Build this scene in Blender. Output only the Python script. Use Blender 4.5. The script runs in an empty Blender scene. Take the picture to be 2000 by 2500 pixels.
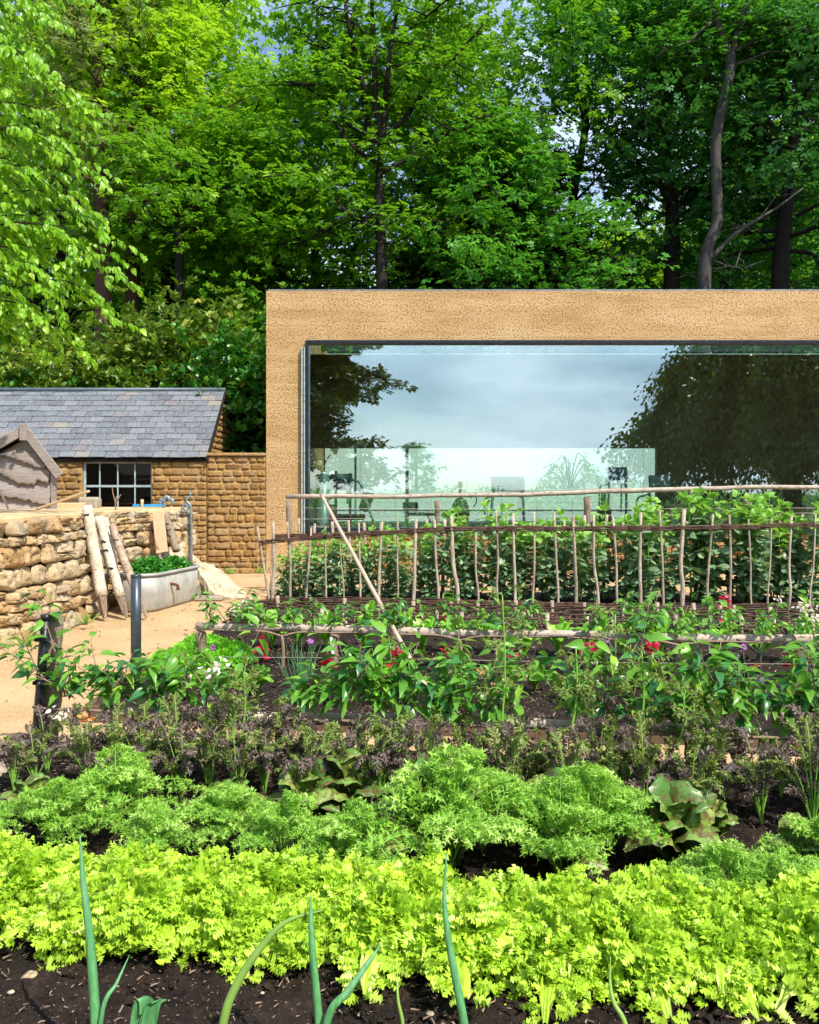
import bpy, math, random
import numpy as np
from mathutils import Vector
rng = np.random.default_rng(7)
random.seed(7)
S = bpy.context.scene
C = S.collection
PI = math.pi

# ------------------------------------------------------------------ camera, sky, sun, exposure
F_PX, HX, HY, EYE = 2000.0, 1000.0, 1200.0, 1.6
cam = bpy.data.objects.new("camera", bpy.data.cameras.new("camera"))
C.objects.link(cam)
cam.location = (0, 0, EYE)
cam.rotation_euler = (PI / 2, 0, 0)
cam.data.sensor_fit = 'HORIZONTAL'
cam.data.sensor_width = 36
cam.data.lens = 36.0
cam.data.shift_y = -50 / 2000
cam.data.clip_start = 0.05
cam.data.clip_end = 2000
S.camera = cam

SUN_EL, SUN_AZ = math.radians(50), math.radians(139)      # azimuth clockwise from +Y: right and a little behind the camera
sd = Vector((math.sin(SUN_AZ) * math.cos(SUN_EL), math.cos(SUN_AZ) * math.cos(SUN_EL), math.sin(SUN_EL)))
sl = bpy.data.lights.new("sun", 'SUN')
sl.energy = 4.2
sl.angle = math.radians(0.5)
sl.color = (1.0, 0.93, 0.82)
so = bpy.data.objects.new("sun", sl)
so.rotation_euler = sd.to_track_quat('Z', 'Y').to_euler()
C.objects.link(so)

W = bpy.data.worlds.new("World")
S.world = W
W.use_nodes = True
nt = W.node_tree
nt.nodes.clear()
sky = nt.nodes.new('ShaderNodeTexSky')
sky.sky_type = 'NISHITA'
sky.sun_disc = False
sky.sun_elevation = SUN_EL
sky.sun_rotation = SUN_AZ
sky.ozone_density = 2.0
tc = nt.nodes.new('ShaderNodeTexCoord')
mp = nt.nodes.new('ShaderNodeMapping')
mp.inputs['Scale'].default_value = (1, 1, 3.2)
cn = nt.nodes.new('ShaderNodeTexNoise')
cn.inputs['Scale'].default_value = 2.6
cn.inputs['Detail'].default_value = 7
cn.inputs['Roughness'].default_value = 0.55
cr = nt.nodes.new('ShaderNodeValToRGB')
cr.color_ramp.elements[0].position = 0.36
cr.color_ramp.elements[0].color = (0, 0, 0, 1)
cr.color_ramp.elements[1].position = 0.60
cr.color_ramp.elements[1].color = (0.85, 0.85, 0.85, 1)
mx = nt.nodes.new('ShaderNodeMixRGB')
n2 = nt.nodes.new('ShaderNodeTexNoise')
n2.inputs['Scale'].default_value = 3.4
n2.inputs['Detail'].default_value = 5
c2r = nt.nodes.new('ShaderNodeValToRGB')
c2r.color_ramp.elements[0].position = 0.40
c2r.color_ramp.elements[0].color = (2.6, 3.5, 4.9, 1)
c2r.color_ramp.elements[1].position = 0.64
c2r.color_ramp.elements[1].color = (7.2, 8.0, 9.2, 1)
bg = nt.nodes.new('ShaderNodeBackground')
bg.inputs['Strength'].default_value = 0.15
wo = nt.nodes.new('ShaderNodeOutputWorld')
L = nt.links.new
L(tc.outputs['Generated'], mp.inputs['Vector'])
L(mp.outputs[0], cn.inputs['Vector'])
L(cn.outputs['Fac'], cr.inputs[0])
L(cr.outputs[0], mx.inputs['Fac'])
L(sky.outputs[0], mx.inputs['Color1'])
L(mx.outputs[0], bg.inputs['Color'])
L(mp.outputs[0], n2.inputs['Vector'])
L(n2.outputs['Fac'], c2r.inputs[0])
L(c2r.outputs[0], mx.inputs['Color2'])
L(bg.outputs[0], wo.inputs['Surface'])
S.view_settings.view_transform = 'Standard'
S.view_settings.look = 'None'
S.view_settings.exposure = 0.66
S.view_settings.gamma = 1
S.cycles.caustics_reflective = False
S.cycles.caustics_refractive = False
S.cycles.max_bounces = 8
S.cycles.transparent_max_bounces = 12
S.cycles.sample_clamp_indirect = 6.0

def P(px, py, Y):
    return np.array([(px - HX) * Y / F_PX, Y, EYE + (HY - py) * Y / F_PX])
def G(px, py, z=0.0):
    Y = (EYE - z) * F_PX / (py - HY)
    return np.array([(px - HX) * Y / F_PX, Y, z])

# ------------------------------------------------------------------ mesh builder
class MB:
    def __init__(s):
        s.V = []; s.F = []; s.R = []; s.n = 0; s.sm = False
    def add(s, V, F, r=None):
        V = np.asarray(V, float).reshape(-1, 3)
        if r is None: r = rng.random()
        r = np.full(len(V), r, float) if np.isscalar(r) else np.asarray(r, float)
        s.V.append(V); s.R.append(r)
        if isinstance(F, np.ndarray):
            s.F.append(F + s.n)
        else:
            by = {}
            for f in F: by.setdefault(len(f), []).append(f)
            for k in by: s.F.append(np.array(by[k], int) + s.n)
        s.n += len(V)
        return s
    def build(s, name, mat, parent=None, smooth=True, origin=None):
        me = bpy.data.meshes.new(name)
        smooth = smooth and s.sm
        V = np.concatenate(s.V) if s.V else np.zeros((0, 3))
        if origin is not None: V = V - np.asarray(origin)
        loops = np.concatenate([f.ravel() for f in s.F])
        tot = np.concatenate([np.full(len(f), f.shape[1], np.int32) for f in s.F])
        st = np.concatenate([[0], np.cumsum(tot)[:-1]]).astype(np.int32)
        me.vertices.add(len(V)); me.vertices.foreach_set('co', V.ravel().astype(np.float32))
        me.loops.add(len(loops)); me.loops.foreach_set('vertex_index', loops.astype(np.int32))
        me.polygons.add(len(tot))
        me.polygons.foreach_set('loop_start', st)
        me.polygons.foreach_set('loop_total', tot)
        me.polygons.foreach_set('use_smooth', np.full(len(tot), smooth))
        a = me.attributes.new('rnd', 'FLOAT', 'POINT')
        a.data.foreach_set('value', np.concatenate(s.R).astype(np.float32))
        me.materials.append(mat)
        me.update(calc_edges=True)
        o = bpy.data.objects.new(name, me)
        C.objects.link(o)
        if parent is not None: o.parent = parent
        if origin is not None: o.location = tuple(origin)
        return o

def nrm(v):
    v = np.asarray(v, float)
    return v / (np.linalg.norm(v, axis=-1, keepdims=True) + 1e-9)
def basis(d, up):
    """rows-of-columns matrices: x = side, y = d, z = normal near up"""
    d = nrm(d); x = nrm(np.cross(d, up)); z = np.cross(x, d)
    return np.stack([x, d, z], axis=-1)
def scatter(mb, T, TF, Pn, R, Sc, rnd):
    N = len(Pn)
    if N == 0: return
    mb.sm = True
    Sc = np.asarray(Sc, float)
    if Sc.ndim == 1: Sc = Sc[:, None]
    V = np.einsum('nij,nkj->nki', R, T[None] * Sc[:, None, :]) + Pn[:, None, :]
    k = len(T)
    off = (np.arange(N) * k)[:, None, None]
    rr = np.repeat(rnd, k)
    first = True
    for tf in TF:
        FF = (tf[None] + off).reshape(-1, tf.shape[1])
        if first:
            mb.add(V.reshape(-1, 3), FF, rr); base = mb.n - N * k; first = False
        else:
            mb.F.append(FF + base)
def box(mb, c, size, rot=0.0, ch=0.004, r=None, M=None):
    sx, sy, sz = [a / 2 for a in size]
    ch = min(ch, sx * .45, sy * .45, sz * .45)
    V = []; idx = {}
    for ix in (-1, 1):
        for iy in (-1, 1):
            for iz in (-1, 1):
                for ax in range(3):
                    v = [ix * sx, iy * sy, iz * sz]
                    for b in range(3):
                        if b != ax: v[b] -= (ix, iy, iz)[b] * ch
                    idx[(ix, iy, iz, ax)] = len(V); V.append(v)
    F = []
    def q(*k): F.append([idx[a] for a in k])
    for s_ in (-1, 1):
        q((s_, -1, -1, 0), (s_, 1, -1, 0), (s_, 1, 1, 0), (s_, -1, 1, 0)) if s_ > 0 else q((s_, -1, -1, 0), (s_, -1, 1, 0), (s_, 1, 1, 0), (s_, 1, -1, 0))
        q((-1, s_, -1, 1), (-1, s_, 1, 1), (1, s_, 1, 1), (1, s_, -1, 1)) if s_ > 0 else q((-1, s_, -1, 1), (1, s_, -1, 1), (1, s_, 1, 1), (-1, s_, 1, 1))
        q((-1, -1, s_, 2), (1, -1, s_, 2), (1, 1, s_, 2), (-1, 1, s_, 2)) if s_ > 0 else q((-1, -1, s_, 2), (-1, 1, s_, 2), (1, 1, s_, 2), (1, -1, s_, 2))
    for a in (-1, 1):
        for b in (-1, 1):
            q((a, b, -1, 0), (a, b, 1, 0), (a, b, 1, 1), (a, b, -1, 1))
            q((a, -1, b, 0), (a, 1, b, 0), (a, 1, b, 2), (a, -1, b, 2))
            q((-1, a, b, 1), (1, a, b, 1), (1, a, b, 2), (-1, a, b, 2))
            for c_ in (-1, 1): q((a, b, c_, 0), (a, b, c_, 1), (a, b, c_, 2))
    V = np.array(V)
    if M is not None: V = V @ np.asarray(M).T
    elif rot:
        cr_, sr = math.cos(rot), math.sin(rot)
        V = V @ np.array([[cr_, -sr, 0], [sr, cr_, 0], [0, 0, 1]]).T
    mb.add(V + np.asarray(c), F, r)
def catmull(pts, n):
    p = np.asarray(pts, float)
    if len(p) < 3: 
        t = np.linspace(0, 1, n)[:, None]; return p[0] * (1 - t) + p[-1] * t
    q = np.vstack([2 * p[0] - p[1], p, 2 * p[-1] - p[-2]])
    out = []
    for t in np.linspace(0, len(p) - 1 - 1e-6, n):
        i = int(t); f = t - i
        a, b, c, d = q[i], q[i + 1], q[i + 2], q[i + 3]
        out.append(.5 * (2 * b + (c - a) * f + (2 * a - 5 * b + 4 * c - d) * f * f + (3 * b - a - 3 * c + d) * f ** 3))
    return np.array(out)
def tube(mb, pts, rad, seg=7, r=None, jit=0.0, cap=True):
    mb.sm = True
    p = np.asarray(pts, float); n = len(p)
    rad = np.full(n, rad, float) if np.isscalar(rad) else np.interp(np.linspace(0, 1, n), np.linspace(0, 1, len(rad)), rad)
    t = nrm(np.gradient(p, axis=0))
    ref = np.array([0, 0, 1.0]) if abs(t[0][2]) < .9 else np.array([1.0, 0, 0])
    u = nrm(np.cross(t[0], ref)); V = []
    a = np.arange(seg) * 2 * PI / seg
    for i in range(n):
        u = nrm(u - t[i] * np.dot(u, t[i])); w = np.cross(t[i], u)
        rr = rad[i] * (1 + jit * (rng.random(seg) - .5)) if jit else rad[i]
        V.append(p[i] + (np.outer(np.cos(a), u) + np.outer(np.sin(a), w)) * (rr[:, None] if jit else rr))
    V = np.concatenate(V)
    i = np.arange(n - 1)[:, None] * seg; j = np.arange(seg)[None]; j2 = (j + 1) % seg
    F = np.stack([i + j, i + j2, i + seg + j2, i + seg + j], -1).reshape(-1, 4)
    if r is None: r = rng.random()
    mb.add(V, F, r)
    if cap:
        b = mb.n - len(V)
        mb.F.append(np.array([list(range(seg))[::-1]]) + b)
        mb.F.append(np.array([list(range(seg))]) + b + (n - 1) * seg)
def prism(mb, outline, thick, r=None):
    """outline: 3-D polygon; thick: vector"""
    o = np.asarray(outline, float); n = len(o)
    V = np.vstack([o, o + np.asarray(thick)])
    F = [list(range(n))[::-1], [n + i for i in range(n)]] + [[i, (i + 1) % n, n + (i + 1) % n, n + i] for i in range(n)]
    mb.add(V, F, r)
def gridsurf(mb, V, r=None):
    a, b = V.shape[:2]; mb.sm = True
    i = np.arange(a - 1)[:, None] * b; j = np.arange(b - 1)[None]
    F = np.stack([i + j, i + b + j, i + b + j + 1, i + j + 1], -1).reshape(-1, 4)
    mb.add(V.reshape(-1, 3), F, r)
def lathe(mb, prof, c, seg=16, r=None):
    mb.sm = True
    a = np.arange(seg) * 2 * PI / seg
    V = np.concatenate([np.stack([R_ * np.cos(a), R_ * np.sin(a), np.full(seg, z)], -1) for R_, z in prof]) + np.asarray(c)
    n = len(prof); i = np.arange(n - 1)[:, None] * seg; j = np.arange(seg)[None]; j2 = (j + 1) % seg
    mb.add(V, np.stack([i + j, i + j2, i + seg + j2, i + seg + j], -1).reshape(-1, 4), r)

# ------------------------------------------------------------------ things and names
def tag(o, label, cat, group=None):
    o['label'] = label; o['category'] = cat
    if group: o['group'] = group
    return o
def thing(name, label, cat, loc=(0, 0, 0), rz=0, group=None):
    o = bpy.data.objects.new(name, None); C.objects.link(o)
    o.empty_display_size = .1
    o.location = tuple(loc); o.rotation_euler = (0, 0, rz)
    return tag(o, label, cat, group)
def struct(o): o['kind'] = 'structure'; return o
def stuff(o, label=None):
    o['kind'] = 'stuff'
    if label: o['label'] = label
    return o
def dup(root, loc, rz, sc, label, group=None):
    c = root.copy(); C.objects.link(c)
    c.location = tuple(loc); c.rotation_euler = (0, 0, rz)
    c.scale = (sc, sc, sc) if np.isscalar(sc) else tuple(sc)
    c['label'] = label
    if group: c['group'] = group
    for ch in list(root.children):
        d = ch.copy(); C.objects.link(d); d.parent = c
    return c
ORD = 'first second third fourth fifth sixth seventh eighth ninth tenth eleventh twelfth thirteenth fourteenth fifteenth sixteenth seventeenth eighteenth nineteenth twentieth'.split()
TEN = ['', '', 'twenty', 'thirty', 'forty', 'fifty', 'sixty']
def nth(i):
    if i < 20: return ORD[i]
    t, u = divmod(i + 1, 10)
    return TEN[t] + ('ieth' if 0 else '') + ('-' + ORD[u - 1] if u else 'th') if u else {3: 'thirtieth', 4: 'fortieth', 5: 'fiftieth'}[t]

# ------------------------------------------------------------------ materials
def hexc(r, g, b): return (r, g, b, 1)
class N:
    def __init__(s, name):
        s.m = bpy.data.materials.new(name); s.m.use_nodes = True
        s.t = s.m.node_tree; s.t.nodes.clear()
        s.out = s.n('OutputMaterial')
    def n(s, t, **k):
        x = s.t.nodes.new('ShaderNode' + t)
        for a, b in k.items(): setattr(x, a, b)
        return x
    def l(s, a, b): s.t.links.new(a, b)
    def coord(s, scale=(1, 1, 1)):
        c = s.n('TexCoord'); m = s.n('Mapping'); m.inputs['Scale'].default_value = scale
        s.l(c.outputs['Object'], m.inputs[0]); return m.outputs[0]
    def noise(s, vec, sc, det=4, rough=.55):
        x = s.n('TexNoise'); x.inputs['Scale'].default_value = sc; x.inputs['Detail'].default_value = det
        x.inputs['Roughness'].default_value = rough; s.l(vec, x.inputs['Vector']); return x.outputs['Fac']
    def ramp(s, fac, stops, interp='LINEAR'):
        x = s.n('ValToRGB'); e = x.color_ramp.elements; x.color_ramp.interpolation = interp
        while len(e) < len(stops): e.new(.5)
        for i, (p, c) in enumerate(stops):
            e[i].position = p; e[i].color = (*c, 1) if not np.isscalar(c) else (c, c, c, 1)
        s.l(fac, x.inputs[0]); return x.outputs[0]
    def mix(s, f, a, b, mode='MIX'):
        x = s.n('MixRGB', blend_type=mode)
        for i, v in enumerate((f, a, b)):
            if hasattr(v, 'links'): s.l(v, x.inputs[i])
            elif np.isscalar(v): x.inputs[i].default_value = v if i == 0 else (v, v, v, 1)
            else: x.inputs[i].default_value = (*v, 1)
        return x.outputs[0]
    def math(s, op, a, b=0.0):
        x = s.n('Math', operation=op)
        for i, v in enumerate((a, b)):
            if hasattr(v, 'links'): s.l(v, x.inputs[i])
            else: x.inputs[i].default_value = v
        return x.outputs[0]
    def rnd(s):
        x = s.n('Attribute', attribute_name='rnd'); return x.outputs['Fac']
    def bump(s, h, st, dist=.01):
        x = s.n('Bump'); x.inputs['Strength'].default_value = st; x.inputs['Distance'].default_value = dist
        s.l(h, x.inputs['Height']); return x.outputs[0]
    def bsdf(s, col, rough=.7, spec=.3, nor=None, metal=0.0):
        b = s.n('BsdfPrincipled')
        if hasattr(col, 'links'): s.l(col, b.inputs['Base Color'])
        else: b.inputs['Base Color'].default_value = (*col, 1)
        if hasattr(rough, 'links'): s.l(rough, b.inputs['Roughness'])
        else: b.inputs['Roughness'].default_value = rough
        b.inputs['Specular IOR Level'].default_value = spec
        b.inputs['Metallic'].default_value = metal
        if nor is not None: s.l(nor, b.inputs['Normal'])
        return b.outputs[0]
    def done(s, sh): s.l(sh, s.out.inputs['Surface']); return s.m

def leafmat(name, c1, c2, c3=None, trans=.35, rough=.45, spec=.35, nscale=25, tcol=None):
    n = N(name); v = n.coord()
    stops = [(0.0, c1), (.75, c2)] + ([(1.0, c3)] if c3 else [])
    col = n.ramp(n.rnd(), stops)
    f = n.noise(v, nscale, 3)
    col = n.mix(n.ramp(f, [(.35, .0), (.7, .4)]), col, [min(1, a * 1.45) for a in c2])
    d = n.bsdf(col, rough, spec)
    t = n.n('BsdfTranslucent')
    tc_ = n.mix(.55, col, tcol or (c2[0] * 1.7, c2[1] * 1.5, c2[2] * .5))
    n.l(tc_, t.inputs['Color'])
    m = n.n('MixShader'); m.inputs[0].default_value = trans
    n.l(d, m.inputs[1]); n.l(t.outputs[0], m.inputs[2])
    return n.done(m.outputs[0])
def woodmat(name, dark, light, sc=(1, 1, 1), rough=.8, spots=None, bump=.4, nsc=18):
    n = N(name); v = n.coord(sc)
    f = n.noise(v, nsc, 6, .65)
    col = n.ramp(f, [(.3, dark), (.62, light)])
    if spots:
        g = n.noise(n.coord((1, 1, 3)), 26, 3, .6)
        col = n.mix(n.ramp(g, [(.56, 0.0), (.62, 1.0)]), col, spots)
    k = n.mix(.35, col, n.ramp(n.rnd(), [(0, dark), (1, light)]))
    return n.done(n.bsdf(k, rough, .2, n.bump(f, bump, .006)))

M = {}
M['leaf_oak'] = leafmat('leaf_oak', (.05, .17, .012), (.15, .36, .02), (.32, .52, .04), .45)
M['leaf_lime'] = leafmat('leaf_lime', (.12, .30, .015), (.31, .54, .03), (.50, .66, .06), .48)
M['leaf_mid'] = leafmat('leaf_mid', (.03, .14, .018), (.095, .31, .03), (.22, .46, .05), .42)
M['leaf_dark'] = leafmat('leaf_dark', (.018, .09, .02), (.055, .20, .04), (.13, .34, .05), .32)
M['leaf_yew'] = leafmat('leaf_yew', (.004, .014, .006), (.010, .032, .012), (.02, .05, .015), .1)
M['leaf_grey'] = leafmat('leaf_grey', (.10, .16, .05), (.22, .30, .10), (.34, .40, .16), .35)
M['leaf_near'] = leafmat('leaf_near', (.10, .30, .012), (.27, .52, .022), (.50, .66, .05), .45, .35, .45)
M['leaf_laurel'] = leafmat('leaf_laurel', (.035, .11, .012), (.15, .25, .022), (.62, .60, .12), .3, .35, .4)
M['leaf_laurel_green'] = leafmat('leaf_laurel_green', (.015, .08, .010), (.05, .20, .015), (.18, .36, .03), .25, .3, .5)
M['leaf_willow'] = leafmat('leaf_willow', (.03, .06, .015), (.07, .12, .025), (.12, .18, .04), .3)
M['bean'] = leafmat('bean', (.07, .16, .075), (.23, .36, .19), (.42, .56, .28), .25, .42, .45)
M['bean_top'] = leafmat('bean_top', (.12, .32, .05), (.28, .52, .10), (.42, .62, .2), .35, .42, .45)
M['apple'] = leafmat('apple', (.05, .20, .025), (.17, .40, .05), (.38, .60, .06), .38, .34, .5)
M['apple_shaded'] = leafmat('apple_shaded', (.02, .10, .03), (.05, .20, .05), (.10, .28, .06), .25, .3, .55)  # shaded copy of the apple leaf colour
M['lettuce'] = leafmat('lettuce', (.21, .42, .015), (.47, .68, .05), (.80, .87, .30), .32, .4, .4, 60, (.62, .80, .10))
M['lettuce_rib'] = leafmat('lettuce_rib', (.40, .62, .10), (.55, .75, .20), None, .3)
M['mustard'] = leafmat('mustard', (.10, .28, .025), (.27, .50, .06), (.52, .72, .18), .32, .42, .4, 60)
M['mustard_stem'] = leafmat('mustard_stem', (.16, .38, .05), (.28, .52, .08), None, .25)
M['mizuna'] = leafmat('mizuna', (.07, .045, .038), (.20, .15, .13), (.30, .28, .20), .22, .5, .35, 60, (.22, .16, .10))
M['mizuna_green'] = leafmat('mizuna_green', (.10, .14, .04), (.24, .32, .08), (.36, .42, .14), .3, .5, .3, 60)
M['chard'] = leafmat('chard', (.08, .28, .02), (.22, .50, .04), (.42, .66, .1), .35, .35, .5)
M['parsley'] = leafmat('parsley', (.10, .36, .015), (.22, .58, .03), (.36, .70, .06), .35)
M['orach'] = leafmat('orach', (.28, .008, .03), (.55, .012, .06), (.62, .03, .03), .4, .4, .4, 25, (.9, .02, .06))
M['onion'] = leafmat('onion', (.05, .22, .06), (.09, .32, .09), None, .12, .3, .5, 12)
n = N('onion_leaf'); v = n.coord((30, 30, 1.2))
f = n.noise(v, 4, 3, .6); g = n.noise(n.coord(), 7, 3)
c_ = n.ramp(f, [(.3, (.045, .19, .055)), (.65, (.12, .34, .13))]); c_ = n.mix(n.ramp(g, [(.45, 0.0), (.7, .5)]), c_, (.22, .40, .24))
M['onion'] = n.done(n.bsdf(c_, .5, .4, n.bump(f, .3, .002)))
M['onion_pale'] = leafmat('onion_pale', (.16, .30, .05), (.24, .40, .08), None, .15, .35, .5, 12)
M['mint'] = leafmat('mint', (.025, .15, .015), (.07, .30, .035), (.18, .48, .08), .25, .35, .5)
M['rhubarb_brown'] = leafmat('rhubarb_brown', (.10, .03, .015), (.22, .08, .03), (.18, .16, .03), .2)
M['petal_white'] = leafmat('petal_white', (.75, .66, .58), (.85, .78, .70), None, .3)
M['petal_purple'] = leafmat('petal_purple', (.40, .16, .50), (.58, .28, .66), None, .2)
M['petal_orange'] = leafmat('petal_orange', (.60, .16, .03), (.75, .32, .12), None, .2)
n = N('cos_leaf'); v = n.coord()
c_ = n.ramp(n.rnd(), [(0, (.06, .17, .025)), (.7, (.13, .27, .04)), (1, (.26, .32, .07))])
c_ = n.mix(n.ramp(n.noise(v, 38, 5, .7), [(.47, 0.0), (.56, .85)]), c_, (.11, .06, .025))
n.done(n.bsdf(c_, .4, .45, n.bump(n.noise(v, 22, 2), .6, .01))); M['cos'] = n.m

M['bark_dark'] = woodmat('bark_dark', (.008, .006, .005), (.024, .018, .014), (1, 1, .3))
M['bark_grey'] = woodmat('bark_grey', (.028, .024, .022), (.095, .085, .078), (1, 1, .6), nsc=9)
M['bark_brown'] = woodmat('bark_brown', (.05, .026, .015), (.14, .08, .05), (3, 3, .4))
M['hazel'] = woodmat('hazel', (.20, .15, .10), (.60, .50, .38), (1, 1, .4), spots=(.10, .065, .04))
M['rail'] = woodmat('rail', (.26, .19, .14), (.60, .50, .41), (.4, 1, 1), spots=(.14, .09, .06))
M['post_wood'] = woodmat('post_wood', (.12, .08, .055), (.34, .26, .19), (2, 2, .3), spots=(.10, .07, .05))
M['cut_wood'] = woodmat('cut_wood', (.35, .24, .14), (.55, .42, .26), (1, 1, 1))
M['pole'] = woodmat('pole', (.40, .27, .20), (.60, .45, .34), (1, 1, .5), bump=.15)
M['wicker'] = woodmat('wicker', (.03, .016, .011), (.15, .085, .058), (.5, 2, 2), .5, nsc=30)
M['birch'] = woodmat('birch', (.36, .29, .21), (.70, .62, .48), (1, 1, .5), spots=(.06, .045, .035), nsc=8)
M['birch_rough'] = woodmat('birch_rough', (.16, .09, .06), (.50, .38, .28), (1, 1, 1), spots=(.07, .045, .035), nsc=14)
M['sawn'] = woodmat('sawn', (.50, .33, .18), (.70, .50, .30), (3, 3, .4), bump=.15)
M['sawn_pink'] = woodmat('sawn_pink', (.50, .29, .17), (.66, .42, .26), (4, 4, .3), bump=.15)
M['weathered'] = woodmat('weathered', (.16, .13, .115), (.40, .35, .32), (.5, 2, 5), bump=.5, nsc=12)
M['weathered_edge'] = woodmat('weathered_edge', (.05, .03, .02), (.30, .22, .15), (2, 2, 5), bump=.8, nsc=22)
M['twig'] = woodmat('twig', (.16, .10, .07), (.34, .25, .18))
M['edge_board'] = woodmat('edge_board', (.07, .045, .03), (.17, .11, .075), (.5, 2, 4))

def simple(name, col, rough=.5, metal=0.0, spec=.4, var=.25, nsc=12, bump=.1, bd=.003):
    n = N(name); f = n.noise(n.coord(), nsc, 5)
    c = n.ramp(f, [(.3, [a * (1 - var) for a in col]), (.7, [min(1, a * (1 + var)) for a in col])])
    r = n.ramp(f, [(.3, max(0, rough - .1)), (.7, min(1, rough + .12))])
    return n.done(n.bsdf(c, r, spec, n.bump(f, bump, bd), metal))
M['pipe_metal'] = simple('pipe_metal', (.065, .08, .095), .38, .55)
M['black_plastic'] = simple('black_plastic', (.012, .014, .02), .35)
M['iron_grey'] = simple('iron_grey', (.22, .28, .31), .45, .5)
M['blue_paint'] = simple('blue_paint', (.03, .28, .60), .4)
M['frame_dark'] = simple('frame_dark', (.018, .026, .04), .35, .3)
M['frame_edge'] = simple('frame_edge', (.42, .50, .46), .3, .3)
M['window_paint'] = simple('window_paint', (.33, .42, .43), .5)
M['coping_metal'] = simple('coping_metal', (.25, .26, .27), .4, .6)
M['lead'] = simple('lead', (.10, .13, .16), .5, .3)
M['machine'] = simple('machine', (.02, .022, .026), .4)
M['machine_silver'] = simple('machine_silver', (.42, .45, .46), .35, .5)
M['machine_blue'] = simple('machine_blue', (.16, .22, .32), .4)
M['panel_white'] = simple('panel_white', (.84, .88, .86), .6, var=.02)
M['rubber_floor'] = simple('rubber_floor', (.05, .055, .06), .7)
M['wood_panel'] = woodmat('wood_panel', (.13, .065, .03), (.26, .14, .07), (6, 6, .25), .5, bump=.1, nsc=10)
M['gloom_black'] = simple('gloom_black', (.012, .012, .013), .8)
M['rust'] = simple('rust', (.16, .06, .03), .8, .3)
M['slate_tag'] = simple('slate_tag', (.055, .07, .085), .6)
M['white_tag'] = simple('white_tag', (.75, .76, .74), .5)
M['string'] = simple('string', (.5, .47, .38), .8)
M['white_ceiling'] = simple('white_ceiling', (.7, .72, .7), .7, var=.02)

def zinc():
    n = N('zinc'); v = n.coord(); f = n.noise(v, 5, 6, .6); g = n.noise(n.coord((5, 5, 1)), 7, 3)
    c = n.ramp(f, [(.3, (.30, .31, .30)), (.55, (.46, .46, .42)), (.75, (.56, .53, .46))])
    c = n.mix(n.ramp(g, [(.5, 0.0), (.72, .45)]), c, (.46, .32, .18))
    return n.done(n.bsdf(c, .6, .4, n.bump(f, .2, .004), .25))
M['zinc'] = zinc()
def stone(name, cols, nsc=14, bump=.9, bd=.02, blot=(.30, .30, .27), blotf=.5):
    n = N(name); v = n.coord()
    c = n.ramp(n.rnd(), [(i / (len(cols) - 1), a) for i, a in enumerate(cols)])
    f = n.noise(v, nsc, 8, .68); g = n.noise(v, 3.1, 3); h = n.noise(v, nsc * 3.5, 4, .7)
    c = n.mix(n.ramp(f, [(.36, .75), (.52, 0.0)]), c, [a * .5 for a in cols[0]])
    c = n.mix(n.ramp(g, [(.52, 0.0), (.66, blotf)]), c, blot)
    c = n.mix(n.ramp(h, [(.35, .35), (.6, 0.0)]), c, [a * .45 for a in cols[0]])
    hh = n.math('ADD', f, n.math('MULTIPLY', h, .4))
    return n.done(n.bsdf(c, .9, .15, n.bump(hh, bump, bd)))
M['stone_dry'] = stone('stone_dry', [(.46, .29, .13), (.60, .41, .21), (.64, .49, .29), (.56, .46, .31), (.62, .43, .21)], 12, .9, .03)
M['stone_mortared'] = stone('stone_mortared', [(.30, .17, .06), (.40, .235, .085), (.46, .29, .12), (.35, .22, .10), (.43, .25, .085)], 16, .9, .02, blotf=.25)
M['stone_cap'] = stone('stone_cap', [(.62, .44, .24), (.70, .50, .28)], 5, .35, .01, (.58, .40, .2), .3)
M['slab'] = stone('slab', [(.55, .45, .31), (.60, .51, .36)], 6, .5, .015, (.55, .45, .30), .3)
M['slab_grey'] = stone('slab_grey', [(.36, .31, .24), (.46, .38, .28)], 20, .5, .01)
M['sand'] = None
n = N('sand'); v = n.coord()
a = n.noise(v, 1.3, 4); b = n.noise(v, 90, 3, .8); c2 = n.noise(v, 9, 5, .7)
col = n.ramp(a, [(.3, (.47, .315, .16)), (.7, (.60, .43, .245))])
col = n.mix(n.ramp(b, [(.40, .55), (.55, 0.0)]), col, (.27, .16, .07))
col = n.mix(n.ramp(b, [(.60, 0.0), (.70, .5)]), col, (.78, .62, .42))
col = n.mix(n.ramp(c2, [(.55, 0.0), (.75, .35)]), col, (.36, .23, .11))
M['sand'] = n.done(n.bsdf(col, .95, .1, n.bump(n.math('ADD', b, n.math('MULTIPLY', c2, 2.0)), .6, .008)))
n = N('soil'); v = n.coord()
a = n.noise(v, 14, 8, .75); b = n.noise(v, 70, 4, .8)
col = n.ramp(a, [(.35, (.008, .005, .004)), (.55, (.034, .022, .015)), (.75, (.085, .056, .038))])
col = n.mix(n.ramp(b, [(.58, 0.0), (.72, .6)]), col, (.16, .10, .065))
M['soil'] = n.done(n.bsdf(col, .85, .25, n.bump(n.math('ADD', a, b), 1.0, .02)))
M['chips'] = woodmat('chips', (.025, .013, .008), (.42, .29, .20), (1, 1, 1), nsc=16)
n = N('woodland_floor'); v = n.coord()
col = n.ramp(n.noise(v, 3, 6, .7), [(.3, (.02, .022, .008)), (.7, (.06, .09, .02))])
M['floor_wood'] = n.done(n.bsdf(col, .95, .1))
n = N('slate'); v = n.coord()
c = n.ramp(n.rnd(), [(0, (.085, .092, .105)), (.45, (.125, .135, .152)), (.80, (.165, .175, .19)), (.92, (.15, .125, .125)), (.96, (.19, .18, .165)), (1, (.26, .215, .16))])
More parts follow.
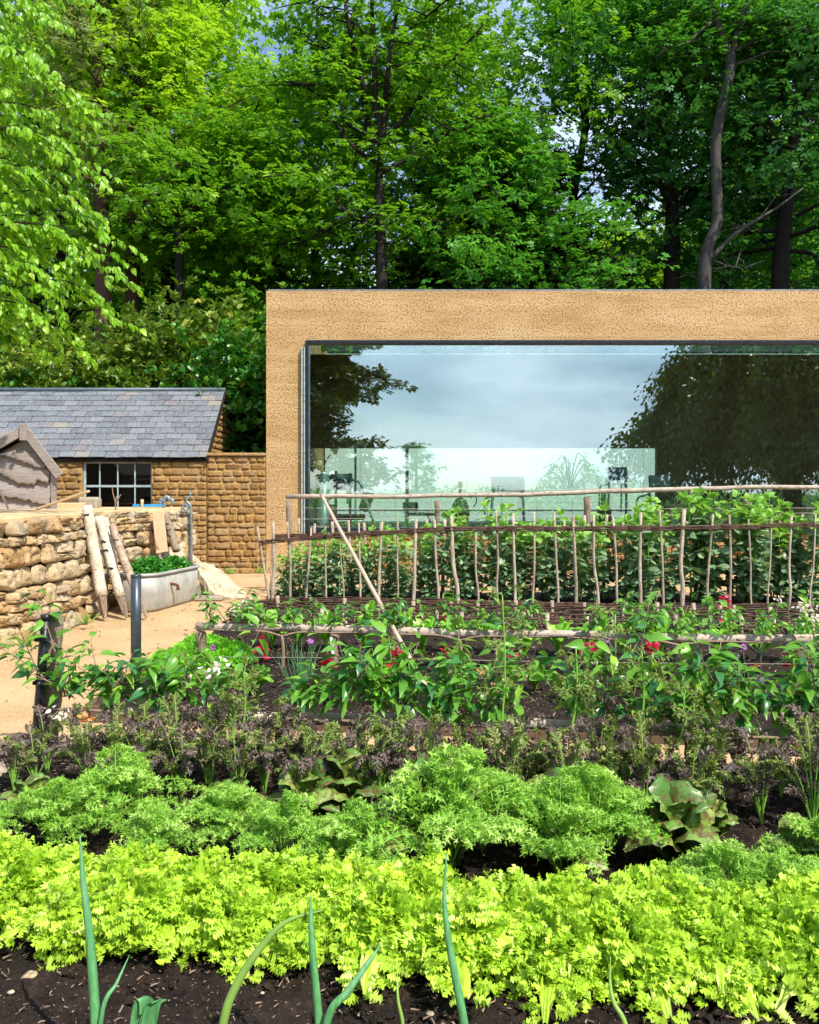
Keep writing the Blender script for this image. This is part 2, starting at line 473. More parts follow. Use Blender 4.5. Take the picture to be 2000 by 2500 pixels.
f = n.noise(n.coord((3, 3, 1)), 9, 5, .65)
c = n.mix(n.ramp(f, [(.45, 0.0), (.75, .5)]), c, (.34, .36, .38))
c = n.mix(n.ramp(n.noise(v, 30, 4), [(.62, 0.0), (.7, .6)]), c, (.50, .46, .36))
M['slate'] = n.done(n.bsdf(c, .5, .5, n.bump(f, .25, .006)))
# rammed earth: layered lifts of pebbly clay
n = N('rammed_earth'); v = n.coord()
lay = n.noise(n.coord((.5, .5, 1.8)), 1.5, 3, .5); big = n.noise(v, 1.1, 4)
pn = n.noise(v, 30, 2, .5); pf = n.noise(v, 62, 2, .5); clus = n.noise(n.coord((.7, .7, 1.6)), 2.4, 4, .6)
col = n.ramp(lay, [(.35, (.44, .28, .125)), (.50, (.49, .32, .15)), (.65, (.54, .37, .185))])
col = n.mix(n.ramp(big, [(.45, 0.0), (.7, .35)]), col, (.63, .45, .26))
zb = n.noise(n.coord((.03, .03, 1.0)), 5.2, 2, .4)
col = n.mix(n.ramp(zb, [(.46, 0.0), (.49, .22), (.53, .22), (.56, 0.0)]), col, (.68, .50, .29))
mask = n.ramp(clus, [(.40, .55), (.54, 1.0)])
pits = n.mix(1.0, n.mix(1.0, n.ramp(pn, [(.41, 1.0), (.47, 0.0)]), n.ramp(pf, [(.37, .8), (.41, 0.0)]), 'LIGHTEN'), mask, 'MULTIPLY')
col = n.mix(n.math('MULTIPLY', pits, .8), col, (.23, .13, .055))
col = n.mix(n.ramp(n.noise(n.coord((2.2, 2.2, .18)), 1.6, 3), [(.56, 0.0), (.70, .2)]), col, (.36, .24, .12))
hh = n.math('SUBTRACT', n.math('MULTIPLY', pf, .35), n.math('MULTIPLY', pits, .9))
M['earth'] = n.done(n.bsdf(col, .95, .1, n.bump(hh, .6, .02)))
def glass(name, tint, refl):
    n = N(name); t = n.n('BsdfTransparent'); t.inputs[0].default_value = (*tint, 1)
    g = n.n('BsdfGlossy'); g.inputs['Roughness'].default_value = 0.0; g.inputs['Color'].default_value = (.93, 1.0, 1.0, 1)
    m = n.n('MixShader'); m.inputs[0].default_value = refl
    n.l(t.outputs[0], m.inputs[1]); n.l(g.outputs[0], m.inputs[2])
    n.l(n.bump(n.noise(n.coord(), 1.1, 1), .25, .004), g.inputs['Normal'])
    return n.done(m.outputs[0])
M['glass'] = glass('glass', (.84, .99, .955), .28)
M['added_roof_glass'] = glass('added_roof_glass', (.95, .99, .98), .05)
M['glass_dark'] = glass('glass_dark', (.25, .3, .3), .06)

# ------------------------------------------------------------------ leaf templates (x side, y along, z normal)
LEAF_A = np.array([[0, 0, 0], [.32, .45, .07], [0, 1, -.12], [-.32, .45, .07]])
LEAF_A_F = [np.array([[0, 1, 2], [0, 2, 3]])]
def leaf_template(w=.3, fold=.1, droop=.25, secs=(.12, .35, .6, .82), prof=(.55, .95, 1, .62)):
    V = [[0, 0, 0]]
    for s_, p in zip(secs, prof):
        zz = -droop * s_ * s_
        V += [[-w * p, s_, zz + fold * p], [0, s_, zz], [w * p, s_, zz + fold * p]]
    V += [[0, 1, -droop]]
    t, q = [[0, 2, 1], [0, 3, 2]], []
    k = len(secs)
    for i in range(k - 1):
        a = 1 + 3 * i; q += [[a, a + 1, a + 4, a + 3], [a + 1, a + 2, a + 5, a + 4]]
    a = 1 + 3 * (k - 1); e = a + 3
    t += [[a, a + 1, e], [a + 1, a + 2, e]]
    return np.array(V, float), [np.array(q), np.array(t)]
LB = leaf_template()
LBEAN = leaf_template(.30, .07, .15, prof=(.6, .95, 1, .75))
LNEAR = leaf_template(.33, .08, .35, prof=(.75, 1, .85, .45))
LSTRAP = leaf_template(.13, .04, .45, prof=(.7, 1, .95, .6))
def frill(k=6, lobe=.55):
    V = [[0, 0, 0]]; n_ = k * 2
    for i in range(n_):
        a = -PI * .85 + i * (PI * 1.7) / (n_ - 1)
        r_ = 1.0 if i % 2 == 0 else 1 - lobe
        V.append([math.sin(a) * r_, .15 + math.cos(a) * r_ * .9, .35 * (r_ - .5) * (1 if (i // 2) % 2 else -1)])
    return np.array(V), [np.array([[0, i + 1, i + 2] for i in range(n_ - 1)])]
FR = frill(6, .62)
FR2 = frill(5, .75)
FR3 = frill(8, .36)
def palmate():
    V = []; F = []
    for i, (a, l_) in enumerate(((-75, .5), (-38, .62), (0, .72), (38, .62), (75, .5), (150, .4))):
        a = math.radians(a); c_, s_ = math.cos(a), math.sin(a)
        for q in LEAF_A:
            x, y, z = q * l_; V.append([x * c_ + (y + .12) * s_, -x * s_ + (y + .12) * c_, z - .12 * l_ * (i % 2)])
        F += [[4 * i, 4 * i + 1, 4 * i + 2], [4 * i, 4 * i + 2, 4 * i + 3]]
    return np.array(V), [np.array(F)]
PAL = palmate()
def lobed():
    V = [[0, 0, 0]]; k = 4
    for i in range(k):
        y = .12 + .8 * i / k; w = .42 * (1 - .55 * i / k); z = .10 * (1 if i % 2 else -1)
        V += [[-w * .28, y, 0], [-w, y + .17, z], [w * .28, y, 0], [w, y + .13, -z]]
    V += [[0, 1, -.1]]; F = []
    for i in range(k):
        a = 1 + 4 * i; b = a + 4 if i < k - 1 else None
        if i == 0: F += [[0, a + 2, a]]
        if b: F += [[a, b, a + 1], [a + 2, a + 3, b + 2], [a, a + 2, b], [a + 2, b + 2, b]]
        else: e = len(V) - 1; F += [[a, e, a + 1], [a + 2, a + 3, e], [a, a + 2, e]]
    return np.array(V), [np.array(F)]
LOB = lobed()
def rdir(n_, zlo=-1., zhi=1.):
    a = rng.random(n_) * 2 * PI; z = zlo + (zhi - zlo) * rng.random(n_)
    r_ = np.sqrt(np.clip(1 - z * z, 0, 1)); return np.stack([r_ * np.cos(a), r_ * np.sin(a), z], -1)
def leaves(mb, pos, d, T, size, upj=.6, rnd=None, nup=(0, 0, 1)):
    n_ = len(pos)
    up = nrm(np.asarray(nup) + rng.normal(0, upj, (n_, 3)))
    if rnd is None: rnd = np.clip(rng.normal(.5, .22, n_), 0, 1)
    scatter(mb, T[0], T[1], pos, basis(d, up), size, rnd)

# ================================================================== GROUND AND SKY SETTING
def sheet(name, mat, x0, x1, y0, y1, z, nx=2, ny=2, amp=0.0):
    mb = MB(); X, Y = np.meshgrid(np.linspace(x0, x1, nx), np.linspace(y0, y1, ny), indexing='ij')
    Z = np.full(X.shape, float(z))
    if amp:
        for k in range(5):
            fx, fy, ph = rng.normal(0, 6 * 2 ** k, 3); Z += amp / (k + 1) * np.sin(fx * X + fy * Y + ph)
        Z += rng.normal(0, amp * .5, Z.shape)
    gridsurf(mb, np.stack([X, Y, Z], -1)); return mb.build(name, mat)
struct(sheet('ground', M['floor_wood'], -400, 400, -400, 400, -.012))
struct(sheet('gravel_path', M['sand'], -14, 16, -8, 17.2, -.004, 120, 100, .0018))

SL = .13
def YV(v, X): return v - SL * X
def bed(name, v0, v1, x0, x1, z, res, amp, zoff=0):
    mb = MB(); nx = int((x1 - x0) / res); ny = max(3, int((v1 - v0) / res))
    X, Vv = np.meshgrid(np.linspace(x0, x1, nx), np.linspace(v0, v1, ny), indexing='ij')
    Z = np.full(X.shape, z)
    for k in range(6):
        fx, fy, ph = rng.normal(0, 5 * 1.9 ** k, 3); Z = Z + amp / (1 + .6 * k) * np.sin(fx * X + fy * Vv + ph)
    Z += rng.normal(0, amp * .6, Z.shape)
    edge = np.minimum(np.minimum(X - x0, x1 - X), np.minimum(Vv - v0, v1 - Vv))
    Z = np.where(edge < .02, -.03, Z)
    gridsurf(mb, np.stack([X, YV(Vv, X), Z], -1)); o = mb.build(name, M['soil']); return struct(o)
bed('garden_soil', 1.3, 4.68, -2.2, 3.6, .10, .016, .010)
bed('garden_soil', 5.45, 9.3, -2.2, 5.6, .07, .04, .012)
bed('garden_soil', 9.25, 12.6, -2.05, 7.5, .08, .06, .012)
# mulch chips on the soil
mb = MB()
def chips(mb, nn, x0, x1, v0, v1, z, s0, s1):
    X = x0 + (x1 - x0) * rng.random(nn); v = v0 + (v1 - v0) * rng.random(nn)
    T = np.array([[-.5, -.10, 0], [.5, -.06, .10], [.45, .09, 0], [-.4, .12, .06], [0, .05, .16]]); TF = [np.array([[0, 1, 4], [1, 2, 4], [2, 3, 4], [3, 0, 4]])]
    scatter(mb, T, TF, np.stack([X, YV(v, X), z + .006 + .012 * rng.random(nn)], -1), basis(rdir(nn, -.25, .3), nrm(np.array([0, 0, 1.]) + rng.normal(0, .25, (nn, 3)))), s0 + (s1 - s0) * rng.random(nn) ** 2.5, rng.random(nn))
chips(mb, 9000, -2.1, 3.0, 1.8, 3.2, .10, .002, .012); chips(mb, 5000, -2.1, 3.0, 1.8, 3.2, .103, .003, .030)
chips(mb, 5000, -2.1, 3.2, 3.3, 4.6, .10, .006, .03)
chips(mb, 5000, -2.1, 4.5, 5.5, 8.3, .075, .01, .04)
chips(mb, 4000, -2.0, 6, 9.3, 10.6, .085, .012, .05)
o = mb.build('bark_mulch', M['chips'], smooth=False); stuff(o, 'pale bark chips and straw bits scattered on the dark soil')

mb = MB()
def clods(mb, nn, x0, x1, v0, v1, z, s0, s1):
    X = x0 + (x1 - x0) * rng.random(nn); v = v0 + (v1 - v0) * rng.random(nn)
    T = np.array([[1, 0, 0], [.5, .8, .1], [-.5, .9, 0], [-1, 0, .1], [-.4, -.9, 0], [.6, -.8, 0], [.4, .1, .7], [-.4, .1, .75]]); TF = [np.array([[0, 1, 6], [1, 2, 7], [1, 7, 6], [2, 3, 7], [3, 4, 7], [4, 5, 6], [4, 6, 7], [5, 0, 6]])]
    scatter(mb, T, TF, np.stack([X, YV(v, X), z + .004 * rng.random(nn)], -1), basis(rdir(nn, -.1, .1), nrm(np.array([0, 0, 1.]) + rng.normal(0, .35, (nn, 3)))), s0 + (s1 - s0) * rng.random(nn) ** 3, rng.random(nn))
clods(mb, 22000, -2.1, 3.0, 1.7, 3.2, .10, .002, .019)
clods(mb, 5000, -2.1, 4.5, 5.5, 9.2, .072, .006, .03)
o = mb.build('soil_crumbs', M['soil'], smooth=False); stuff(o, 'dark crumbs of soil over the beds')

# ================================================================== EARTH BUILDING
BY = 16.0
bld = thing('earth_building', 'modern rammed earth building with one huge picture window', 'building', (0, BY, 0))
def L0(mb): return mb
def bx(mb, x0, x1, y0, y1, z0, z1, ch=.01, r=None): box(mb, ((x0 + x1) / 2, (y0 + y1) / 2 - BY, (z0 + z1) / 2), (x1 - x0, y1 - y0, z1 - z0), 0, ch, r)
XL, XR, TOP = -2.8, 13.0, 5.52
WL, WT, WB = -2.02, 4.54, .84
mb = MB()
bx(mb, XL, WL - .012, BY, BY + .55, -.02, TOP, .001)
bx(mb, WL - .012, XR, BY, BY + .55, WT + .012, TOP - .001, .001)
bx(mb, XL + .002, XL + .5, BY + .55, 23, -.02, TOP - .003)
mb.build('wall', M['earth'], bld)
mb = MB(); bx(mb, XL + .03, XR, BY + .02, BY + .6, TOP + .004, TOP + .035, .004); mb.build('coping', M['coping_metal'], bld)
# window: frame, side channels, pane
mb = MB()
f0 = BY - .07
bx(mb, WL, WL + .055, f0, BY + .2, WB, WT, .004)
bx(mb, WL, XR, f0 - .002, BY + .2, WT - .05, WT + .006, .004)
bx(mb, WL, XR, f0 - .001, BY + .2, WB - .03, WB + .05, .004)
fr = mb.build('window', M['frame_dark'], bld)
mb = MB(); bx(mb, WL + .045, XR, BY + .06, BY + .075, WB + .04, WT - .04, .001); mb.build('pane', M['glass'], fr, False)
mb = MB(); bx(mb, WL - .085, WL - .055, f0 - .02, BY + .05, WB - .05, WT - .13, .003); bx(mb, WL - .035, WL - .012, f0 - .03, BY + .05, WB - .05, WT - .13, .003)
mb.build('frame_channel', M['frame_edge'], fr)
mb = MB(); bx(mb, WL - .05, WL - .04, f0, BY + .05, WB - .05, WT - .14, .002); mb.build('frame_gasket', M['frame_dark'], fr)

# mortared / dry stone surfaces from pillow stones
def pillow(mb, origin, ux, un, w, h, depth, rough, corner=4.0, nu=8, nv=6, r=None, tilt=0, prof=3.2):
    u = np.linspace(-1, 1, nu); v = np.linspace(-1, 1, nv)
    U, V_ = np.meshgrid(u, v, indexing='ij')
    # squash square to rounded outline
    k = 1.0 / np.power(np.power(np.abs(U), corner) + np.power(np.abs(V_), corner) + 1e-9, 1 / corner)
    m = np.maximum(np.abs(U), np.abs(V_)) * k
    Uo, Vo = U * np.where(np.maximum(abs(U), abs(V_)) > 1e-6, m, 1), V_ * np.where(np.maximum(abs(U), abs(V_)) > 1e-6, m, 1)
    e = np.maximum(np.abs(U), np.abs(V_))
    D = depth * np.power(np.clip(1 - e ** prof, 0, 1), .55) + rng.normal(0, rough, U.shape) * (e < .99)
    D = D + depth * .35 * (rng.normal() * U + rng.normal() * V_) * (e < .99)
    jx = rng.normal(0, .05); jy = rng.normal(0, .05)
    Uo = Uo * (1 + jx * V_); Vo = Vo * (1 + jy * U)
    Vo = Vo + tilt * Uo
    Pp = np.asarray(origin) + (Uo * w / 2)[..., None] * np.asarray(ux) + (Vo * h / 2)[..., None] * np.array([0, 0, 1.]) + (D - depth * .2)[..., None] * np.asarray(un)
    gridsurf(mb, Pp, rng.random() if r is None else r)
def courses(length, z0, z1, ch, cw, holes=()):
    z = z0; out = []
    while z < z1 - .02:
        h = min(ch * (0.75 + .5 * rng.random()), z1 - z)
        if z1 - z - h < ch * .5: h = z1 - z
        x = 0
        while x < length - .02:
            w = min(cw * (.5 + rng.random()), length - x)
            if length - x - w < cw * .4: w = length - x
            segs = [(x, x + w)]
            for (a, b, c0, d0) in holes:
                if z + h * .5 > c0 and z + h * .5 < d0:
                    ns = []
                    for s0, s1 in segs:
                        if s1 <= a or s0 >= b: ns.append((s0, s1))
                        else:
                            if s0 < a - .04: ns.append((s0, a))
                            if s1 > b + .04: ns.append((b, s1))
                    segs = ns
            for s0, s1 in segs: out.append((s0, s1, z, z + h))
            x += w
        z += h
    return out
def stone_face(mb, p0, p1, z0, z1, ch, cw, depth=.024, rough=.0055, gap=.014, holes=(), corner=5.0):
    p0 = np.array(p0, float); p1 = np.array(p1, float); ln = np.linalg.norm(p1 - p0); ux = (p1 - p0) / ln
    un = np.array([ux[1], -ux[0], 0])
    for a, b, c, d in courses(ln, z0, z1, ch, cw, holes):
        pillow(mb, p0 + ux * (a + b) / 2 + np.array([0, 0, (c + d) / 2]), ux, un, b - a - gap, d - c - gap, depth, rough, corner, 9, 7, prof=9)
mb = MB(); stone_face(mb, (WL - .05, .02, 0), (8.5, .02, 0), -.02, WB - .04, .12, .25)
bx(mb, WL - .01, XR, BY + .03, BY + .5, -.02, WB - .035, .01, .3)
mb.build('stone_plinth', M['stone_mortared'], bld)
# interior
mb = MB(); bx(mb, WL, XR, BY + .5, 23, WB - .1, WB - .04, .01); mb.build('gym_floor', M['rubber_floor'], bld)
mb = MB(); bx(mb, WL - .2, XR, BY + .55, 18.0, TOP - .35, TOP - .05, .01); mb.build('ceiling', M['white_ceiling'], bld)
mb = MB(); bx(mb, WL - .28, XR, 18.0, 18.25, 2.56, 4.62, .01); bx(mb, 5.45, XR, 18.003, 18.2, WB - .04, 2.56, .01)
mb.build('bulkhead', M['wood_panel'], bld)
mb = MB()
for i in range(11):
    x = WL - .25 + i * .95
    for z0, z1 in ((WB - .04, 1.30), (1.305, 2.50), (2.505, 4.0), (4.005, 5.3)):
        bx(mb, x, x + .943, 22.0, 22.06, z0, z1, .002)
mb.build('white_wall_panel', M['panel_white'], bld)
mb = MB(); bx(mb, WL - .3, XR, 18.3, 22.9, TOP - .12, TOP - .1, .002); mb.build('added_rooflight', M['added_roof_glass'], bld, False)  # added roof opening that lets sun and sky onto the white back wall
mb = MB(); bx(mb, XR - .3, XR + .2, BY + .6, 23, -.02, TOP - .01); bx(mb, XL + .5, XR - .3, 22.3, 22.7, -.02, 5.35); mb.build('rear_wall', M['white_ceiling'], bld)
mb = MB()
a = P(994, 1200, 17.8); box(mb, (a[0], 1.8, 1.72), (.075, .1, 1.85)); mb.build('column', M['wood_panel'], bld)
mb = MB(); a = P(868, 1200, 17.8); box(mb, (a[0], 1.8, 1.72), (.045, .05, 1.8)); mb.build('mullion', M['window_paint'], bld)
mb = MB(); bx(mb, -1.9, 5.4, 19.9, 19.93, 1.12, 1.16, .003); mb.build('handrail', M['machine_silver'], bld)

# ================================================================== GYM EQUIPMENT
FZ = WB - .04
def poly(mb, pts, r=.025, seg=8, n=14): tube(mb, catmull(pts, n), r, seg)
def at(px, py, Y): return P(px, py, Y)
Yg = 17.0
g = thing('multi_gym', 'black multi gym with silver cable tower behind the window corner', 'gym machine', (-1.55, Yg, FZ))
o0 = np.array([-1.55, Yg, FZ])
mb = MB(); c0 = at(790, 1225, Yg - .2) - o0; lathe(mb, [(.0, 1.22), (.11, 1.2), (.115, 1.18), (.115, 0), (.13, 0)], (c0[0], -.2, 0), 20); mb.build('cable_tower', M['machine_silver'], g)
mb = MB()
for (xa, ya, xb, yb) in ((820, 1150, 820, 1290), (855, 1155, 855, 1290), (770, 1180, 770, 1290)):
    a, b = at(xa, ya, Yg) - o0, at(xb, yb, Yg) - o0; poly(mb, [a, b], .03)
box(mb, at(835, 1170, Yg) - o0, (.42, .3, .22)); box(mb, at(772, 1200, Yg) - o0, (.12, .3, .5)); box(mb, at(832, 1280, Yg) - o0, (1.0, .6, .06))
mb.build('frame', M['machine'], g)
mb = MB()
poly(mb, [at(822, 1165, 16.8) - o0, at(842, 1172, 16.7) - o0, at(848, 1195, 16.7) - o0, at(850, 1230, 16.7) - o0], .03)
poly(mb, [at(858, 1170, 16.8) - o0, at(880, 1180, 16.7) - o0, at(888, 1205, 16.7) - o0, at(900, 1240, 16.7) - o0, at(912, 1275, 16.7) - o0], .028)
mb.build('press_arm', M['machine_silver'], g)
mb = MB(); box(mb, at(830, 1190, 16.9) - o0, (.30, .1, .12), ch=.04); mb.build('head_pad', M['machine'], g); mb = MB(); box(mb, at(895, 1225, 16.9) - o0, (.22, .3, .42), ch=.05, M=basis(np.array([0, 1., 0]), np.array([.35, 0, 1.]))); mb.build('back_pad', M['machine'], g); mb = MB(); box(mb, at(850, 1262, 16.9) - o0, (.7, .4, .12), ch=.05); mb.build('seat_pad', M['machine'], g)
mb = MB()
for k in range(9): box(mb, at(800, 1262, 17.25) - o0 + np.array([0, 0, k * .055 - .2]), (.34, .16, .046))
mb.build('weight_stack', M['machine'], g)

def treadmill(px0, px1, py, Y, label, mat):
    a, b = at(px0, py, Y), at(px1, py, Y); w = b[0] - a[0]; cx = (a[0] + b[0]) / 2
    g = thing('treadmill', label, 'treadmill', (cx, Y, FZ), 0, 'treadmills behind the window')
    zt = a[2] - FZ
    mb = MB(); box(mb, (0, 0, zt - .16), (w, .07, .32), ch=.015, M=np.array([[1, 0, 0], [0, .95, .3], [0, -.3, .95]])); mb.build('console', mat, g)
    for s in (-1, 1):
        mb = MB(); poly(mb, [(s * w * .42, .02, zt - .3), (s * w * .47, .05, zt * .5), (s * w * .52, .15, .05)], .03); mb.build('upright', mat, g)
        mb = MB(); poly(mb, [(s * w * .44, .0, zt - .38), (s * w * .43, -.2 + .6, zt - .42), (s * w * .6, .7, zt - .5), (s * w * .6, .75, .3)], .022); mb.build('handrail', mat, g)
    mb = MB(); box(mb, (0, .7, .08), (w * 1.05, 1.5, .14), ch=.03); mb.build('running_deck', M['machine'], g)
treadmill(1200, 1281, 1163, 17.2, 'treadmill with wide blue-grey console in front of bright wall', M['machine_blue'])
treadmill(1585, 1636, 1160, 16.9, 'treadmill with dark console at the edge of the wood wall', M['machine'])
treadmill(1486, 1532, 1140, 19.2, 'faint treadmill further back behind the second rail post', M['machine_blue'])
a = at(1124, 1240, 17.0)
g = thing('exercise_bike', 'dark exercise bike between bench and treadmill behind glass', 'exercise bike', (a[0], 17, FZ))
mb = MB(); mb2 = MB()
th = np.linspace(0, 2 * PI, 25)[:-1]
lathe(mb, [(.0, -.07), (.17, -.06), (.19, -.03), (.19, .03), (.17, .06), (0, .07)], (0, 0, 0), 22)
mb.V[-1] = mb.V[-1] @ np.array([[1, 0, 0], [0, 0, 1], [0, 1, 0]]) * np.array([1, 1, 1.7]) + np.array([0, 0, .36]); mb.build('flywheel_case', M['machine'], g)
mb = MB(); poly(mb, [(0, 0, .6), (0, 0, .86)], .03); poly(mb, [(-.24, -.05, .68), (-.1, -.02, .72), (.1, -.02, .72), (.24, -.05, .68)], .02); poly(mb, [(.28, 0, .78), (.34, 0, .62), (.28, 0, .48)], .013)
mb.build('handlebar', M['machine'], g)
mb = MB(); box(mb, (0, -.02, .94), (.09, .12, .14), ch=.04); mb.build('seat', M['machine'], g)
mb = MB(); box(mb, (0, -.3, .03), (.5, .08, .06)); box(mb, (0, .3, .03), (.5, .08, .06)); box(mb, (0, 0, .06), (.08, .6, .05)); mb.build('base', M['machine'], g)
a = at(1002, 1250, 17.1)
g = thing('weight_bench', 'low black weight bench beside the brown inner column', 'bench', (a[0], 17.1, FZ))
mb = MB(); box(mb, (0, 0, .50), (.32, .1, .16), ch=.03); mb.build('backrest', M['machine'], g)
mb = MB(); box(mb, (.25, 0, .33), (.6, .25, .06), ch=.02); mb.build('seat', M['machine'], g)
mb = MB(); poly(mb, [(-.1, 0, .45), (-.1, 0, .0)], .02); poly(mb, [(.1, 0, .36), (.35, 0, .32), (.45, 0, 0)], .02); mb.build('frame', M['machine_silver'], g)
a = at(1475, 1250, 17.2)
g = thing('rowing_machine', 'dark upright flywheel machine seen left of the rail post', 'gym machine', (a[0], 17.2, FZ))
mb = MB(); box(mb, (0, 0, .28), (.27, .3, .42), ch=.06); mb.build('flywheel_case', M['machine'], g)
mb = MB(); box(mb, (-.02, 0, .62), (.1, .1, .28), ch=.03); mb.build('monitor_stand', M['machine'], g)
mb = MB(); poly(mb, [(.06, -.05, .1), (.02, -.05, .9)], .012); mb.build('handle', M['machine_silver'], g)

# ================================================================== STONE OUTBUILDING with slate roof, wall linked to the earth building
EX = -3.98
sh = thing('stone_outbuilding', 'honey stone outbuilding with grey slate roof and gridded window', 'outbuilding', (EX, BY, 0))
def bs(mb, x0, x1, y0, y1, z0, z1, ch=.01, r=None): box(mb, ((x0 + x1) / 2 - EX, (y0 + y1) / 2 - BY, (z0 + z1) / 2), (x1 - x0, y1 - y0, z1 - z0), 0, ch, r)
wx0, wx1, wz0, wz1 = P(200, 0, BY)[0], P(370, 0, BY)[0], 1.12, 2.18
mb = MB()
LW = -11.0
stone_face(mb, (LW - EX, 0, 0), (0.02, 0, 0), -.02, 2.34, .125, .27, holes=((wx0 - LW, wx1 - LW, wz0, wz1 + .02),))
bs(mb, LW, wx0, BY + .012, BY + .35, -.02, 2.34, .01, .2); bs(mb, wx1, EX, BY + .012, BY + .35, -.02, 2.34, .01, .2)
bs(mb, wx0, wx1, BY + .012, BY + .35, -.02, wz0, .01, .2); bs(mb, wx0, wx1, BY + .012, BY + .35, wz1, 2.34, .01, .2)
# gable end (right)
RY, RZ = BY + 1.51, 3.80
prism(mb, [(-.02, .36, 2.3), (-.02, 2.95, 2.3), (-.02, 1.5, 3.64)], (-.3, 0, 0), .3)
prism(mb, [(-.002, .36, -.02), (-.002, 2.95, -.02), (-.002, 2.95, 2.34), (-.002, .36, 2.34)], (-.3, 0, 0), .3)
for k in range(11):
    z = 2.35 + k * .125; half = (3.66 - z) * .97
    for q in range(int(half * 2 / .25) + 1):
        y = 1.5 - half + (q + .5) * .25
        if abs(y - 1.5) < half: pillow(mb, (-.0, y, z + .06), (0, 1, 0), (1, 0, 0), .24, .115, .03, .004, 5)
mb.build('wall', M['stone_mortared'], sh)
# slates
mb = MB()
sl_len = math.hypot(1.61, 1.5); rows = 12
e0 = np.array([0, -.10, 2.25]); e1 = np.array([0, 1.51, 3.75]); dr = (e1 - e0) / np.linalg.norm(e1 - e0); nr = np.array([0, -dr[2], dr[1]])
ex = sl_len / rows
for rr_ in range(rows):
    x = .03 - (.0 if rr_ % 2 else .15)
    if rr_ % 2 == 0:
        w0 = .15; a_ = x + .15 - w0; 
    x = .04
    first = rr_ % 2 == 0
    while x > LW - EX:
        w = .155 if first else .30 + rng.normal(0, .012); first = False
        w = max(w, .12)
        b0 = e0 + dr * (ex * rr_ + rng.normal(0, .004)) + nr * (.018 + rng.normal(0, .003))
        b1 = e0 + dr * min(ex * rr_ + ex * 1.35, sl_len) + nr * .003
        xa, xb = x - .005, x - w + .005
        o_ = [(xb, 0, 0) + b0, (xa, 0, 0) + b0, (xa, 0, 0) + b1, (xb, 0, 0) + b1]
        o_[0] = o_[0] + dr * rng.normal(0, .004); o_[1] = o_[1] + dr * rng.normal(0, .004)
        prism(mb, [tuple(q) for q in o_], tuple(nr * (.011 + .004 * rng.random())), min(1, max(0, rng.beta(1.6, 1.8))) if rng.random() > .035 else .97)
        x -= w
rf = mb.build('roof', M['slate'], sh, False)
mb = MB()
prism(mb, [(.02, -.08, 2.22), (.02, 1.5, 3.71), (.02, 3.1, 2.22), (.02, 3.1, 2.18), (.02, 1.5, 3.66), (.02, -.06, 2.18)], (LW - EX, 0, 0), .4)
mb.build('roof_deck', M['bark_dark'], rf, False)
mb = MB(); tube(mb, [(.05, 1.50, 3.775), (LW - EX, 1.50, 3.775)], .045, 10); prism(mb, [(.05, 1.44, 3.71), (.05, 1.5, 3.78), (.05, 1.58, 3.71)], (LW - EX, 0, 0)); mb.build('ridge_roll', M['lead'], rf)
mb = MB(); prism(mb, [(.045, 1.5, 3.75), (.045, -.1, 2.24), (.045, -.1, 2.17), (.045, 1.5, 3.68)], (.025, 0, 0)); prism(mb, [(.045, 1.5, 3.75), (.045, 3.1, 2.24), (.045, 3.1, 2.17), (.045, 1.5, 3.68)], (.025, 0, 0)); mb.build('verge_board', M['bark_dark'], rf, False)
# window
mb = MB(); wz = lambda z: z; fy = BY + .05
def wf(x0, x1, z0, z1, d=.05, y=fy): bs(mb, x0, x1, y, y + d, z0, z1, .003)
wf(wx0 + .01, wx0 + .055, wz0, wz1); wf(wx1 - .03, wx1 - .005, wz0, wz1); wf(wx0 + .055, wx1 - .03, wz1 - .03, wz1 - .001); wf(wx0 + .055, wx1 - .03, wz0 + .001, wz0 + .05)
for px in (243, 287, 329):
    x = P(px, 0, fy)[0]; wf(x - .012, x + .012, wz0 + .05, wz1 - .03, .04, fy + .004)
for py, hh_ in ((1187, .022), (1240, .014)):
    z = P(0, py, fy)[2]; wf(wx0 + .055, wx1 - .03, z - hh_, z + hh_, .044, fy + .002)
wn = mb.build('window', M['window_paint'], sh)
mb = MB(); bs(mb, wx0 + .02, wx1 - .01, fy + .025, fy + .03, wz0 + .01, wz1 - .01, .001); mb.build('pane', M['glass_dark'], wn, False)
mb = MB(); bs(mb, wx0 - .3, wx1 + .3, BY + .36, BY + 1.9, .6, 2.3, .01); mb.build('black_room_block', M['gloom_black'], wn)  # near-black block paints the gloom of the unlit room
mb = MB(); bs(mb, wx0 - .05, wx1 + .05, BY - .01, BY + .2, wz1 + .001, wz1 + .08, .004); mb.build('lintel', M['post_wood'], sh)
# linking wall
gw = thing('garden_wall', 'coursed honey stone wall between outbuilding and earth building', 'wall', (EX, BY, 0))
mb = MB(); LX = XL - EX - .004
stone_face(mb, (0.03, .01, 0), (LX, .01, 0), -.02, 2.30, .125, .25)
box(mb, (LX / 2 + .01, .2, 1.14), (LX - .02, .36, 2.32), 0, .01, .2); mb.build('wall_face', M['stone_mortared'], gw)
mb = MB(); box(mb, (LX / 2 + .01, .18, 2.325), (LX - .022, .46, .06), 0, .02, .5); mb.build('coping', M['stone_mortared'], gw)

